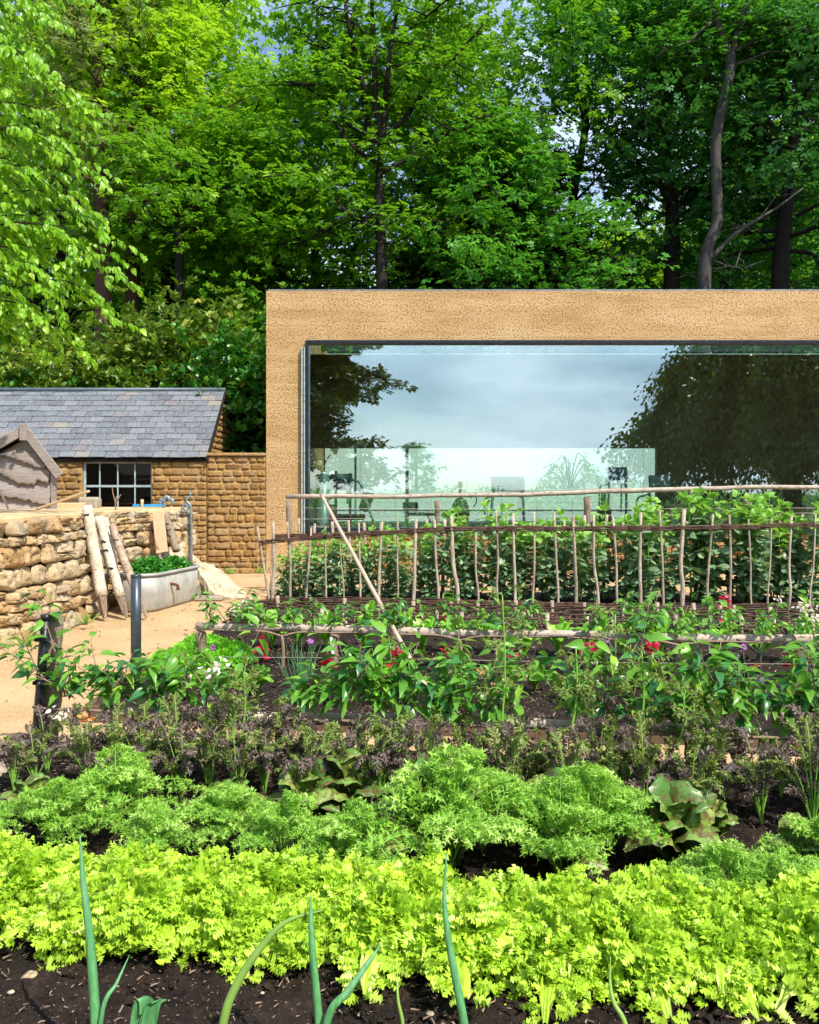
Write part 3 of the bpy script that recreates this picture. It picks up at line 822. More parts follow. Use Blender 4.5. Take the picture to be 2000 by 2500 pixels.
# ================================================================== DRY STONE WALL (curving)
ds = thing('dry_stone_wall', 'sunlit rough dry stone wall curving along the path', 'wall', (-4, 10, 0))
DO = np.array([-4., 10., 0.])
wp = [(-6.2, 5.2), (-5.1, 6.6), (-4.48, 7.6), (-4.16, 8.5), (-4.03, 9.4), (-4.02, 10.3), (-4.12, 11.2), (-4.08, 11.85), (-3.82, 12.35), (-3.37, 12.55)]
path = catmull([(a, b, 0) for a, b in wp], 160)
seg = np.linalg.norm(np.diff(path, axis=0), axis=1); cum = np.concatenate([[0], np.cumsum(seg)]); TL = cum[-1]
def along(s):
    s = min(max(s, 0), TL - 1e-4); i = int(np.searchsorted(cum, s, 'right') - 1); i = min(i, len(path) - 2)
    f = (s - cum[i]) / seg[i]; p = path[i] * (1 - f) + path[i + 1] * f
    t = nrm(path[min(i + 2, len(path) - 1)] - path[max(i - 1, 0)]); return p, t
def wtop(s): return 1.29 + .03 * math.sin(s * 2.1) + (.04 if 3.5 < s < 7 else 0)
mb = MB()
z = -.03; row = 0
while z < 1.2:
    h = rng.choice([.12, .15, .18, .21, .25]) * (1.1 if z < .5 else .9); s = 0.0
    if z + h > 1.2: h = 1.31 - z
    while s < TL:
        w = h * (.75 + .9 * rng.random()) + .02
        if h > .15 and rng.random() < .28:      # split into two thinner stones
            hs = h * (.35 + .3 * rng.random()); parts = [(z, hs), (z + hs, h - hs)]
        else: parts = [(z, h)]
        for zz, hh_ in parts:
            p, t = along(s + w / 2); un = np.array([t[1], -t[0], 0])
            batter = -.10 * (zz / 1.3)
            pillow(mb, p + np.array([0, 0, zz + hh_ / 2]) - DO + un * (batter + rng.normal(0, .016)), t, un, w * 1.03, hh_ * 1.0, .05 + .04 * rng.random(), .014, 3.6 + 5 * rng.random(), 11, 9, tilt=rng.normal(0, .13), prof=5 + 7 * rng.random())
        s += w
    z += h; row += 1
mb.build('stone_face', M['stone_dry'], ds)
# wall end (quoins)
mb = MB(); z = 0; k = 0
pe, te = along(TL - .001)
while z < 1.24:
    h = .2 + .08 * rng.random(); h = min(h, 1.28 - z)
    box(mb, pe - DO + np.array([-.17 + .03 * (k % 2), .16, z + h / 2]), (.34 + .06 * (k % 2), .36, h - .015), .15, .045, rng.random() * .4 + .3); z += h; k += 1
mb.build('quoin', M['stone_dry'], ds)
# core and flat cap running back
core = [p for p in path[::4]]
back = [(-3.88, 14.1, 0), (-12, 14.2, 0), (-12, 5.2, 0)]
mb = MB(); un_ = []
for i in range(0, 160, 4):
    p = path[i]; t = nrm(path[min(i + 3, 159)] - path[max(i - 3, 0)]); un_.append(p - np.array([t[1], -t[0], 0]) * .16 - DO)
outl = un_ + [np.array(b) - DO for b in back]
prism(mb, outl, (0, 0, 1.27), .1); mb.build('core', M['stone_dry'], ds, False)
mb = MB(); un2 = [q + (0) for q in un_]
un2 = []
for i in range(0, 160, 3):
    p = path[i]; t = nrm(path[min(i + 3, 159)] - path[max(i - 3, 0)]); un2.append(p - np.array([t[1], -t[0], 0]) * (.07 + .02 * math.sin(i * .3)) - DO + np.array([0, 0, 1.285 + .012 * math.sin(i * .21)]))
outl = un2 + [np.array(b) - DO + np.array([0, 0, 1.3]) for b in back]
prism(mb, outl, (0, 0, .035), .5); mb.build('coping', M['stone_cap'], ds, False)

# ================================================================== WANEY-BOARD SHED behind the wall
YS = 12.6
pk = P(71, 1052, YS); er = P(157, 1163, YS); el = P(-110, 1155, YS)
ws = thing('board_shed', 'small weathered shed clad in wavy-edged grey boards', 'shed', (pk[0], YS, 1.33))
WO = np.array([pk[0], YS, 1.33])
wr = P(137, 1240, YS)
boards = [(1085, [(-120, 1092), (-30, 1098), (0, 1106), (30, 1118), (60, 1128), (90, 1140), (118, 1146)]),
          (1120, [(-120, 1150), (-20, 1150), (0, 1154), (20, 1160), (45, 1178), (60, 1184), (92, 1184), (98, 1172), (115, 1178), (128, 1181)]),
          (1165, [(-120, 1205), (0, 1210), (30, 1214), (60, 1219), (85, 1226), (110, 1232), (130, 1236)]),
          (1215, [(-120, 1262), (0, 1262), (60, 1262), (130, 1262)])]
topl = [1060, 1090, 1150, 1210]
bodyx0, bodyx1 = -120, 131
def rooflim(px): return 1068 + (max(0, (px - 71)) * 1.27 if px > 71 else (71 - px) * .56)
for k, (ty, low) in enumerate(boards):
    lx = np.array([a for a, b in low], float); ly = np.array([b for a, b in low], float)
    xs = np.arange(lx[0], lx[-1] + 1, 3.0)
    lo = np.interp(xs, lx, ly) + np.convolve(rng.normal(0, 2.2, len(xs)), [.3, .4, .3], 'same')
    up = np.maximum(np.array([topl[k]] * len(xs)) + 0., np.array([rooflim(x) for x in xs]))
    ok = lo > up + 1; xs, lo, up = xs[ok], lo[ok], up[ok]
    yb, yt = YS - .075 + .012 * k * 0, YS - .03
    rowsV = []
    for fr_, yy in ((0.0, YS - .02), (.5, YS - .075), (.86, YS - .12), (1.0, YS - .105)):
        rowsV.append([P(x, u * (1 - fr_) + l * fr_, YS) + np.array([0, yy - YS, 0]) - WO for x, u, l in zip(xs, up, lo)])
    rowsV.append([v_ + np.array([0, .08, .02]) for v_ in rowsV[-1]])
    mb = MB(); gridsurf(mb, np.array(rowsV[:4])[:, ::-1].transpose(1, 0, 2), .3 + .15 * k); b_ = mb.build('board', M['weathered'], ws)
    mb = MB(); gridsurf(mb, np.array([np.array(rowsV[2]) * .3 + np.array(rowsV[3]) * .7 + np.array([0, -.006, 0]) + rng.normal(0, .004, (len(xs), 3)), np.array(rowsV[3]) + np.array([0, -.012, -.004]) + rng.normal(0, .004, (len(xs), 3)), rowsV[4]]).transpose(1, 0, 2), .5); mb.build('waney_edge', M['weathered_edge'], b_)
def plank(mb, a, b, w, th, upv, r=None):
    a = np.asarray(a, float); b = np.asarray(b, float); d = b - a; R = basis(d[None], np.asarray(upv, float)[None])[0]
    box(mb, (a + b) / 2, (w, np.linalg.norm(d), th), 0, .005, r, M=R)
for s, e in ((1, er), (-1, el)):
    mb = MB(); plank(mb, pk - WO + (.01 * s, -.16, -.0), e - WO + (0, -.16, 0), .045 * 0 + .03, .135, (0, .0, 1)); mb.build('barge_board', M['weathered'], ws)
    mb = MB(); a_, b_ = pk - WO + (0, -.13, .012), e - WO + (-s * .01, -.13, .012); D_ = np.array([-1.0, 1.1, 0]); prism(mb, [a_, b_, b_ + D_, a_ + D_], (0, 0, .025), .4); mb.build('roof_board', M['weathered'], ws, False)
mb = MB(); plank(mb, pk - WO + (0, -.19, -.16), pk - WO + (0, -.19, .10), .10, .05, (0, -1, 0)); mb.build('finial', M['weathered'], ws)
mb = MB(); box(mb, wr - WO + (-.01, -.06, .23), (.065, .08, .72)); mb.build('corner_post', M['weathered'], ws)
mb = MB()
ol = [P(-120, 1262, YS), P(133, 1262, YS), P(133, 1140, YS), P(71, 1072, YS), P(-120, 1170, YS)]
prism(mb, [q - WO for q in ol], (-1.0, 1.1, 0), .2); mb.build('shed_body', M['weathered'], ws, False)

# things on the wall top
TZ = 1.335
mb = MB(); a, b = P(88, 1239, 11.6), P(217, 1199, 11.2); a[2] = TZ + .012
plank(mb, a, b, .045, .03, (0, 0, 1)); tag(mb.build('batten', M['sawn']), 'pale thin timber batten propped slanting on the wall top', 'timber')
mb = MB(); a, b = P(0, 1196, 10.6), P(20, 1242, 10.6); tube(mb, [a, b], .012, 7); tag(mb.build('cane', M['pole']), 'thin brown cane leaning against the board shed', 'cane')
mb = MB(); box(mb, P(172, 1235, 13.2), (.44, .2, .10), .05, .01); tag(mb.build('timber_beam', M['sawn']), 'thick sawn yellow beam lying on the wall top', 'timber')
mb = MB(); box(mb, P(219, 1228, 13.6), (.33, .25, .20), .0, .04, .5); tag(mb.build('stone_block', M['slab_grey']), 'brown stone block in front of the outbuilding window', 'stone block')
mb = MB(); box(mb, P(176, 1222, 13.9), (.32, .12, .09), .0, .01, .5); tag(mb.build('dark_timber', M['edge_board']), 'dark timber offcut beside the brown stone block', 'timber')
tr = thing('garden_trug', 'long bright blue tray lying on the wall top', 'tray', P(361, 1241, 13.2))
mb = MB(); box(mb, (0, 0, .03), (.42, .16, .012)); box(mb, (0, -.08, .045), (.44, .012, .035)); box(mb, (0, .08, .045), (.44, .012, .035)); box(mb, (-.21, 0, .045), (.012, .17, .035)); box(mb, (.21, 0, .045), (.012, .17, .035)); mb.build('tray_body', M['blue_paint'], tr)
mb = MB(); lathe(mb, [(0, .12), (.02, .115), (.028, .09), (.022, .05), (.02, 0)], P(347, 1237, 13.1), 12); tag(mb.build('tool_handle', M['sawn']), 'small wooden tool handle standing on the blue tray', 'tool handle')
def scroll(c, R0, turns, s=1, n_=26, a0=0.0):
    out = []
    for i in range(n_):
        f = i / (n_ - 1); a = a0 + s * turns * 2 * PI * f; r_ = R0 * (1 - .8 * f); out.append(np.asarray(c) + r_ * np.array([math.cos(a), 0, math.sin(a)]))
    return out
Yi = 13.3
hk = thing('water_tap', 'grey metal standpipe with hooked spout and scroll bracket', 'standpipe', P(401, 1243, Yi))
HO = P(401, 1243, Yi)
mb = MB(); tube(mb, catmull([P(401, 1246, Yi) - HO, P(401, 1222, Yi) - HO, P(404, 1213, Yi) - HO, P(412, 1215, Yi) - HO, P(414, 1221, Yi) - HO, P(421, 1220, Yi) - HO, P(422, 1232, Yi) - HO], 20), .028, 8); mb.build('spout', M['iron_grey'], hk)
mb = MB(); tube(mb, catmull([P(399, 1240, Yi) - HO, P(398, 1222, Yi) - HO, P(388, 1217, Yi) - HO], 8).tolist() + [q - HO for q in scroll(P(389, 1228, Yi), .065, 1.4, -1, 24, PI / 2)][1:], .011, 6); mb.build('scroll', M['iron_grey'], hk)
st = thing('iron_stake', 'tall grey iron stake with curled top beside wall end', 'iron stake', (P(469, 0, 12.5)[0], 12.5, 0))
HO = np.array([P(469, 0, 12.5)[0], 12.5, 0.])
mb = MB(); pts = [(468, 1456), (467, 1350), (467, 1290), (466, 1243), (463, 1232), (456, 1224), (457, 1217), (463, 1213), (466, 1206), (463, 1201), (466, 1195)]
tube(mb, catmull([P(a, b, 12.5) - HO for a, b in pts], 50), [.022, .022, .022, .02, .012, .004], 7); mb.build('rod', M['iron_grey'], st)
mb = MB(); tube(mb, catmull([P(466, 1258, 12.5) - HO, P(463, 1240, 12.5) - HO, P(453, 1232, 12.5) - HO], 8).tolist() + [q - HO for q in scroll(P(452, 1242, 12.5), .065, 1.5, 1, 26, PI / 2)][1:], .012, 6); mb.build('scroll', M['iron_grey'], st)
mb = MB()
for q in ([(283, 1246), (281, 1225), (276, 1205), (274, 1190)], [(281, 1225), (285, 1212)], [(283, 1230), (292, 1212), (296, 1207)]):
    tube(mb, catmull([P(a, b, 11.9) for a, b in q], 8), [.011, .006], 6)
tag(mb.build('bare_twig', M['twig']), 'bare brown twig standing up from the wall top', 'twig')

# ================================================================== LOGS, PLANK, WIRE, TUB, SLABS
def log(pt, Yt, pb, Yb, r_, label, mat, sharp=True):
    a, b = P(*pt, Yt), P(*pb, Yb); b[2] = max(b[2], .03)
    n_ = 16; t = np.linspace(0, 1, n_)[:, None]; c = a * (1 - t) + b * t
    c += np.cumsum(rng.normal(0, .0035, (n_, 3)), 0) * np.array([1, 1, 0]); 
    o = thing('birch_log', label, 'log', b, 0, 'logs leaning on the dry stone wall')
    mb = MB(); e = int(n_ * .82) if sharp else n_
    tube(mb, c[:e] - b, [r_ * .95, r_, r_ * 1.05, r_ * 1.05], 14, jit=.07); mb.build('bark', mat, o)
    mb = MB(); ax = nrm(a - b); tube(mb, [a - b + ax * .001, a - b + ax * .006], r_ * .93, 14); mb.build('cut_end', M['cut_wood'], o, False); mb = MB()
    if sharp:
        tube(mb, [c[e - 1] - b, c[e - 1] * .5 + b * .5 - b, b - b], [r_ * 1.0, r_ * .75, r_ * .35], 5); mb.build('sharpened_tip', M['post_wood'], o, False)
    for f in rng.choice(np.linspace(.08, .6, 7), 3, replace=False):
        p = a * (1 - f) + b * f; mb = MB()
        for k in range(4):
            lathe(mb, [(0, .012), (.014, .01), (.016, 0), (.013, -.01)], p - b + np.array([(k - 1.5) * .013, -r_ * .93, rng.normal(0, .006)]), 8)
        mb.build('bark_knot', M['black_plastic'], o)
log((213, 1236), 10.3, (257, 1516), 10.1, .068, 'thickest pale birch log at left with tall top above the wall', M['birch'])
log((239, 1262), 10.55, (309, 1512), 10.2, .058, 'slim pale birch log, second from left, leaning on wall', M['birch'])
log((257, 1264), 11.1, (300, 1500), 10.7, .05, 'half hidden birch log behind the slim second log', M['birch'])
log((275, 1284), 10.9, (357, 1510), 10.2, .052, 'peeling pinkish birch log with black knots nearest the tub', M['birch_rough'])
log((403, 1256), 12.25, (432, 1345), 12.1, .055, 'short grey round post leaning behind the tub', M['post_wood'], False)
mb = MB(); plank(mb, P(386, 1252, 12.2), P(396, 1350, 12.0), .17, .035, (0, -1, .1)); tag(mb.build('sawn_plank', M['sawn_pink']), 'pinkish sawn plank leaning upright against dry stone wall', 'plank')
mb = MB()
for k in range(5):
    x0 = 313 + 3 * k; tube(mb, catmull([P(x0 - 4 * k, 1400, 12.0), P(x0 + 10 - 3 * k, 1330, 12.0), P(338 + 4 * k, 1296 - 5 * k, 12.0), P(362 + 3 * k, 1310, 12.0), P(370 + 5 * k, 1350, 12.0), P(376 + 4 * k, 1400, 12.0)], 24), .0035, 5)
tag(mb.build('wire_hoops', M['rust']), 'rusty arched wire hoops between logs and plank', 'wire hoops')

# zinc bath: stadium lathe
tb = thing('zinc_bath', 'old galvanised metal bath planted with green mint', 'bath tub', (-3.52, 11.52, 0), math.radians(79))
def stad(L_, W_, n_=10):
    out = []; R_ = W_ * .42; 
    for cx, cy, a0 in ((L_ / 2 - R_, W_ / 2 - R_, 0), (-L_ / 2 + R_, W_ / 2 - R_, PI / 2), (-L_ / 2 + R_, -W_ / 2 + R_, PI), (L_ / 2 - R_, -W_ / 2 + R_, 1.5 * PI)):
        for i in range(n_): a = a0 + i / (n_ - 1) * PI / 2; out.append((cx + R_ * math.cos(a), cy + R_ * math.sin(a)))
    return np.array(out)
def loft(mb, secs, close=True, r=None):
    V = np.array([np.column_stack([stad(L_, W_), np.full(40, z)]) for L_, W_, z in secs]); k, m_ = V.shape[:2]; mb.sm = True
    i = np.arange(k - 1)[:, None] * m_; j = np.arange(m_)[None]; j2 = (j + 1) % m_
    mb.add(V.reshape(-1, 3), np.stack([i + j, i + j2, i + m_ + j2, i + m_ + j], -1).reshape(-1, 4), r)
    if close: mb.F.append(np.arange(m_)[None, ::-1] + mb.n - k * m_)
mb = MB(); loft(mb, [(1.34, .46, .0), (1.42, .52, .012), (1.48, .56, .05), (1.53, .60, .25), (1.57, .62, .50), (1.55, .60, .50), (1.50, .55, .25), (1.45, .50, .08)], r=.5); mb.build('tub_body', M['zinc'], tb)
mb = MB(); s_ = stad(1.58, .63); s_ = np.vstack([s_, s_[:1]]); tube(mb, np.column_stack([s_, np.full(len(s_), .50)]), .022, 8, cap=False); mb.build('rolled_rim', M['zinc'], tb)
mb = MB(); loft(mb, [(1.45, .5, .40), (1.5, .55, .41)], r=.5); mb.build('tub_soil', M['soil'], tb)
mb = MB(); c0 = np.array([-.25, -.31, .33]); tube(mb, catmull([c0 + (0, .02, .01), c0 + (.0, -.05, .0), c0 + (.03, -.08, -.02), c0 + (.035, -.085, -.06)], 8), .02, 8); tube(mb, [c0 + (.035, -.085, -.05), c0 + (.035, -.085, -.08)], .026, 8); mb.build('outlet_pipe', M['rust'], tb)
mb = MB()
for x in (-.42, -.3):
    for k in range(14): lathe(mb, [(0, .004), (.006, .002), (.007, 0)], (x + .0, -.296 - k * .0016, .06 + k * .03), 6)
mb.build('rivet', M['zinc'], tb)
def bush(mb, c, rad, nn, T, size, mat=None, rnd=None):
    p = rdir(nn, -.3, 1) * (rng.random((nn, 1)) ** .4); p = p * np.array(rad)
    leaves(mb, p + np.array(c), nrm(p + rng.normal(0, .4, (nn, 3)) * np.array(rad).mean()), T, size * (.6 + .8 * rng.random(nn)), .5)
ct, st_ = math.cos(math.radians(79)), math.sin(math.radians(79))
for lx, rx, nn, lab in ((-.28, (.42, .24, .21), 2600, 'dense clump of green mint in the near end of the bath'), (.45, (.30, .22, .17), 1300, 'smaller green mint clump at far end of the bath')):
    mb = MB(); bush(mb, (0, 0, 0), rx, nn, LB, .05)
    o = mb.build('mint_plant', M['mint']); o.location = (-3.52 + lx * ct, 11.52 + lx * st_, .47); o.rotation_euler = (0, 0, math.radians(79)); tag(o, lab, 'plant', 'mint in the bath')

def slab(pts, Ys, th, label, name, mat, cat='stone slab'):
    out = np.array([P(a, b, y) for (a, b), y in zip(pts, Ys)])
    n0 = nrm(np.cross(out[len(out) // 3] - out[0], out[2 * len(out) // 3] - out[0]));
    if n0[2] < 0: n0 = -n0
    c = out.mean(0); mb = MB()
    # subdivide outline and jitter
    o2 = []
    for i in range(len(out)):
        a, b = out[i], out[(i + 1) % len(out)]
        for f in np.linspace(0, 1, 5)[:-1]: o2.append(a * (1 - f) + b * f + rng.normal(0, .006, 3))
    o2 = np.array(o2); k = len(o2)
    rings = [c * .5 + o2 * .5 + n0 * .012 + rng.normal(0, .004, (k, 3)), c * .1 + o2 * .9 + n0 * .006, o2, o2 - n0 * th * .5 + rng.normal(0, .006, (k, 3)), o2 - n0 * th, c * .9 + o2 * .1 - n0 * th]
    V = np.concatenate([[c + n0 * .015]] + rings); F = [[0, 1 + i, 1 + (i + 1) % k] for i in range(k)]
    for q in range(len(rings) - 1):
        for i in range(k): F.append([1 + q * k + i, 1 + (q + 1) * k + i, 1 + (q + 1) * k + (i + 1) % k, 1 + q * k + (i + 1) % k])
    mb.add(V, F, .6); return tag(mb.build(name, mat, None, False), label, cat)
slab([(452, 1342), (473, 1377), (497, 1412), (520, 1448), (556, 1459), (596, 1460), (601, 1450), (548, 1399), (522, 1378), (483, 1371), (459, 1341)],
     [12.75, 12.6, 12.35, 12.15, 12.05, 12.15, 12.3, 12.85, 13.0, 12.95, 12.85], .09, 'large pale rough stone slab leaning beside the bath', 'stone_slab', M['slab'])
Rm = basis(np.array([[.55, .0, .83]]), np.array([[0, -1., 0]]))[0]
mb = MB(); box(mb, P(496, 1436, 12.45), (.16, .26, .14), 0, .012, .4, M=Rm); tag(mb.build('stone_block', M['slab_grey']), 'small pinkish square stone block propped under large slab', 'stone block')
mb = MB(); box(mb, G(512, 1466) + (0, 0, .035), (.40, .2, .06), 0, .02, .4); tag(mb.build('flat_stone', M['slab_grey']), 'flat stone lying on the path under large slab', 'stone')
mb = MB(); plank(mb, P(392, 1338, 12.4), P(395, 1420, 12.1), .20, .05, (.3, -1, .2)); tag(mb.build('paving_slab', M['slab_grey'], None), 'squared sandstone paving slab standing behind bath plants', 'stone slab')
mb = MB(); prism(mb, [P(400, 1352, 12.3), P(446, 1322, 12.5), P(452, 1420, 12.4), P(400, 1420, 12.2)], (.02, .06, .0), .7); tag(mb.build('paving_slab', M['slab'], None, False), 'pointed pale paving slab standing between bath and wall end', 'stone slab')

# ================================================================== POSTS, RAILS
def rough_tube(pts, r_, n_=24, wob=.006, jit=.06):
    c = catmull(pts, n_); w = np.cumsum(rng.normal(0, wob, (n_, 3)), 0); w -= np.linspace(0, 1, n_)[:, None] * w[-1]
    mb = MB(); rr = r_ * (1 + .08 * np.sin(np.linspace(0, 9, n_) + rng.random() * 6)) if np.isscalar(r_) else r_
    tube(mb, c + w, list(np.atleast_1d(rr)), 12, jit=jit); return mb
def railfence(name, label, rail_pts, post_list, r_, pr, base_z, mat=M['rail']):
    o = thing(name, label, 'rail fence', (rail_pts[0][0], rail_pts[0][1], 0)); O = np.array([rail_pts[0][0], rail_pts[0][1], 0.])
    rough_tube([np.asarray(p) - O for p in rail_pts], r_).build('rail', mat, o)
    for (x, y, zt, rr) in post_list:
        rough_tube([np.array([x, y, zt]) - O, np.array([x + rng.normal(0, .01), y, base_z - .05]) - O], rr, 12).build('post', M['post_wood'], o)
    return o
# back rail (behind the beans)
Yb = lambda px: 12.75 - (px - 700) / 1300 * .9
rp = [P(px, py, Yb(px)) for px, py in ((698, 1213), (860, 1213), (1000, 1210), (1150, 1207), (1300, 1204), (1400, 1203), (1560, 1198), (1700, 1193), (1850, 1190), (2060, 1188))]
pl = []
for px, w in ((706, .042), (1065, .042), (1433, .05), (1825, .056)):
    q = P(px, 1222 if px < 1200 else 1214, Yb(px) + .02); pl.append((q[0], q[1], q[2] - .0, w))
railfence('rail_fence', 'tall back rail of peeled poles behind the bean bed', rp, pl, .034, .045, .08)
# middle rail
v2 = 7.0
mid = [np.array([x, YV(v2, x), z]) for x, z in ((P(482, 0, 7.25)[0], .405), (-1.2, .40), (-.5, .39), (0.3, .385), (1.0, .40), (1.8, .41), (2.5, .40), (3.4, .42))]
pl = []
for px in (494, 650 + 170, 966, 1213, 1665, 1960):
    x = (px - 1000) / 2000 * 7; x = (px - 1000) / 2000 * YV(v2, x); pl.append((x, YV(v2, x), .36, .04 if px > 500 else .045))
railfence('rail_fence', 'low middle rail of thick poles crossing the flower bed', mid, pl, .036, .04, .07)
# front rail
v3 = 4.48
mid = [np.array([x, YV(v3, x), z]) for x, z in ((-1.78, .36), (-1.2, .345), (-.7, .35), (0, .345), (.7, .355), (1.4, .35), (2.3, .36))]
pl = []
for px, r_ in ((540, .03), (880, .03), (1347, .034), (1690, .03), (1882, .04)):
    x = (px - 1000) / 2000 * v3; x = (px - 1000) / 2000 * YV(v3, x); pl.append((x, YV(v3, x), .33, r_))
railfence('rail_fence', 'low front rail of poles behind the purple mustard row', mid, pl, .032, .04, .10)
# left corner timber post with black pipe
cpz = thing('timber_post', 'weathered timber corner post with black pipe strapped to it', 'post', (-2.12, 4.85, 0))
O = np.array([-2.12, 4.85, 0])
rough_tube([P(130, 1506, 4.85) - O, P(120, 1700, 4.85) - O, P(108, 1890, 4.85) - O], .068, 16, .002, .12).build('post', M['post_wood'], cpz)
mb = MB(); tube(mb, [P(113, 1503, 4.74) - O, P(102, 1640, 4.74) - O, P(90, 1780, 4.74) - O, P(82, 1885, 4.74) - O], .026, 12); mb.build('pipe', M['black_plastic'], cpz)
mb = MB(); tube(mb, [P(113, 1500, 4.74) - O, P(113, 1512, 4.74) - O], .032, 12)
for a, b in ((107, 1560), (103, 1665), (88, 1845)): box(mb, P(a, b, 4.73) - O, (.085, .07, .022))
mb.build('pipe_clip', M['black_plastic'], cpz)
# metal pole
mp_ = thing('metal_post', 'round grey metal post standing at the bed corner', 'post', (P(332, 0, 6.5)[0], 6.5, 0))
mb = MB(); tube(mb, [(0, 0, -.02), (0, 0, .5), (0, 0, .93)], .040, 24); mb.build('pipe', M['pipe_metal'], mp_)
mb = MB(); lathe(mb, [(0, .945), (.038, .942), (.043, .935), (.043, .925)], (0, 0, 0), 24); mb.build('cap', M['pipe_metal'], mp_)
# diagonal pole
mb = rough_tube([P(785, 1208, 12.45), P(1050, 1697, 5.62)], [.024, .022, .020, .017], 30, .0015)
mb.V[-1] = mb.V[-1]
tag(mb.build('leaning_pole', M['pole']), 'long smooth pole leaning diagonally from the back rail', 'pole')
# board edging and edging log
def vline(name, mat, v, x0, x1, z0, z1, th, label):
    mb = MB(); a = np.array([x0, YV(v, x0), 0.]); b = np.array([x1, YV(v, x1), 0.]); ang = math.atan2(b[1] - a[1], b[0] - a[0])
    c = (a + b) / 2; box(mb, c + (0, 0, (z0 + z1) / 2), (np.linalg.norm(b - a), th, z1 - z0), ang, .006, .5); return tag(mb.build(name, mat), label, 'board')
vline('edging_board', M['edge_board'], 5.42, -2.22, 5.0, -.02, .11, .04, 'dark brown board edging front of the middle bed')
vline('edging_board', M['edge_board'], 4.70, -2.0, 3.6, -.02, .11, .04, 'dark brown board edging back of the front bed')
mb = MB(); a = np.array([-2.24, YV(5.42, -2.24), .05]); b = np.array([-2.22, YV(8.4, -2.22), .05]); plank(mb, a, b, .05, .14, (0, 0, 1)); tag(mb.build('edging_board', M['edge_board']), 'brown board edging beside the parsley and path', 'board')
mb = rough_tube([(-2.28, 5.0, .05), (-2.26, 4.2, .05), (-2.27, 3.2, .05), (-2.26, 1.5, .05)], .07, 20); tag(mb.build('edging_log', M['rail']), 'pale split log edging left end of the front bed', 'log')

# ================================================================== WATTLE HURDLES
def hurdle(name, label, stakes, bands, Yf):
    """stakes: (top px, top py, bottom px, radius); bands: list of (ctrl pixel pts, n rods, half height)"""
    q0 = P(stakes[0][2], 0, Yf(stakes[0][2])); O = np.array([q0[0], q0[1], 0]); o = thing(name, label, 'wattle fence', O)
    for (tx, ty, bx_, r_) in stakes:
        a = P(tx, ty, Yf(tx)); b = P(bx_, 0, Yf(bx_)); b[2] = .03; m_ = (a + b) / 2 + rng.normal(0, .012, 3)
        m2 = a * .25 + b * .75 + rng.normal(0, .008, 3)
        mb = MB(); tube(mb, catmull([a - O, m_ - O, m2 - O, b - O], 10), [r_ * .9, r_, r_ * 1.1], 8, jit=.12); mb.build('stake', M['hazel'], o)
    sx = sorted([(s[0] * .75 + s[2] * .25) for s in stakes])
    for pts, n_, hh_ in bands:
        mb = MB(); bxs = np.array([p[0] for p in pts], float); bys = np.array([p[1] for p in pts], float)
        for k in range(n_):
            x0 = bxs[0] if rng.random() < .5 else bxs[0] + rng.random() * (bxs[-1] - bxs[0]) * .6
            x1 = bxs[-1] if rng.random() < .5 else min(bxs[-1], x0 + 300 + 500 * rng.random())
            xs = np.arange(x0, x1, 14.0)
            if len(xs) < 4: continue
            side = 1 if k % 2 else -1; off = (k / n_ - .5) * 2 * hh_ + rng.normal(0, hh_ * .15)
            c = []; ph = rng.random() * 6
            for x in xs:
                i = np.searchsorted(sx, x); 
                ph_ = (i + (0 if i == 0 or i >= len(sx) else (x - sx[i - 1]) / max(1, sx[i] - sx[i - 1]))) * PI
                y = np.interp(x, bxs, bys); p = P(x, y, Yf(x)); p[1] += side * .024 * math.cos(ph_); p[2] += off + .008 * math.sin(x * .03 + ph) + rng.normal(0, .002); c.append(p - O)
            tube(mb, np.array(c), [.007, .0075, .004], 5, r=rng.random())
        mb.build('woven_band', M['wicker'], o)
    return o
def c4(x, y): return 600 + x / 2.464, 1150 + y / 2.464
def c5(x, y): return 1300 + x / 2.464, 1150 + y / 2.464
Yf1 = lambda px: 11.15 - (px - 650) / 1350 * .75
fs = []
for fn, L_ in ((c4, [(70, 335, 150, 20), (165, 315, 160, 26), (250, 305, 270, 20), (395, 340, 360, 18), (480, 335, 485, 14), (560, 325, 590, 10), (680, 310, 690, 16), (820, 305, 800, 24), (915, 305, 910, 15), (1025, 288, 1005, 28), (1135, 290, 1160, 22), (1238, 268, 1280, 32), (1385, 350, 1400, 18), (1505, 235, 1520, 18), (1608, 255, 1620, 22)]),
               (c5, [(10, 245, 0, 17), (130, 245, 155, 20), (245, 275, 262, 26), (370, 265, 398, 22), (485, 278, 512, 18), (652, 248, 650, 28), (765, 235, 790, 20), (915, 230, 900, 32), (1087, 258, 1055, 20), (1185, 262, 1187, 20), (1300, 290, 1322, 14), (1440, 280, 1415, 14), (1560, 268, 1538, 20), (1705, 258, 1672, 14), (1800, 262, 1790, 20)])):
    for tx, ty, bx_, w in L_:
        a, b = fn(tx, ty); c, d = fn(bx_, 0); fs.append((a, b, c, w * .76 / 2.464 / 2 * 11 / 2000))
hurdle('wattle_fence', 'front woven wattle fence of hazel stakes before the beans', fs,
       [([(632, 1328), (660, 1324), (720, 1316), (860, 1306), (1000, 1296), (1150, 1290), (1400, 1290), (1700, 1289), (2040, 1280)], 22, .030),
        ([(650, 1463), (900, 1465), (1250, 1472), (1400, 1476), (1700, 1484), (1850, 1478), (2040, 1474)], 16, .028)], Yf1)
Yf2 = lambda px: 12.35 - (px - 650) / 1350 * .75
bs_ = []
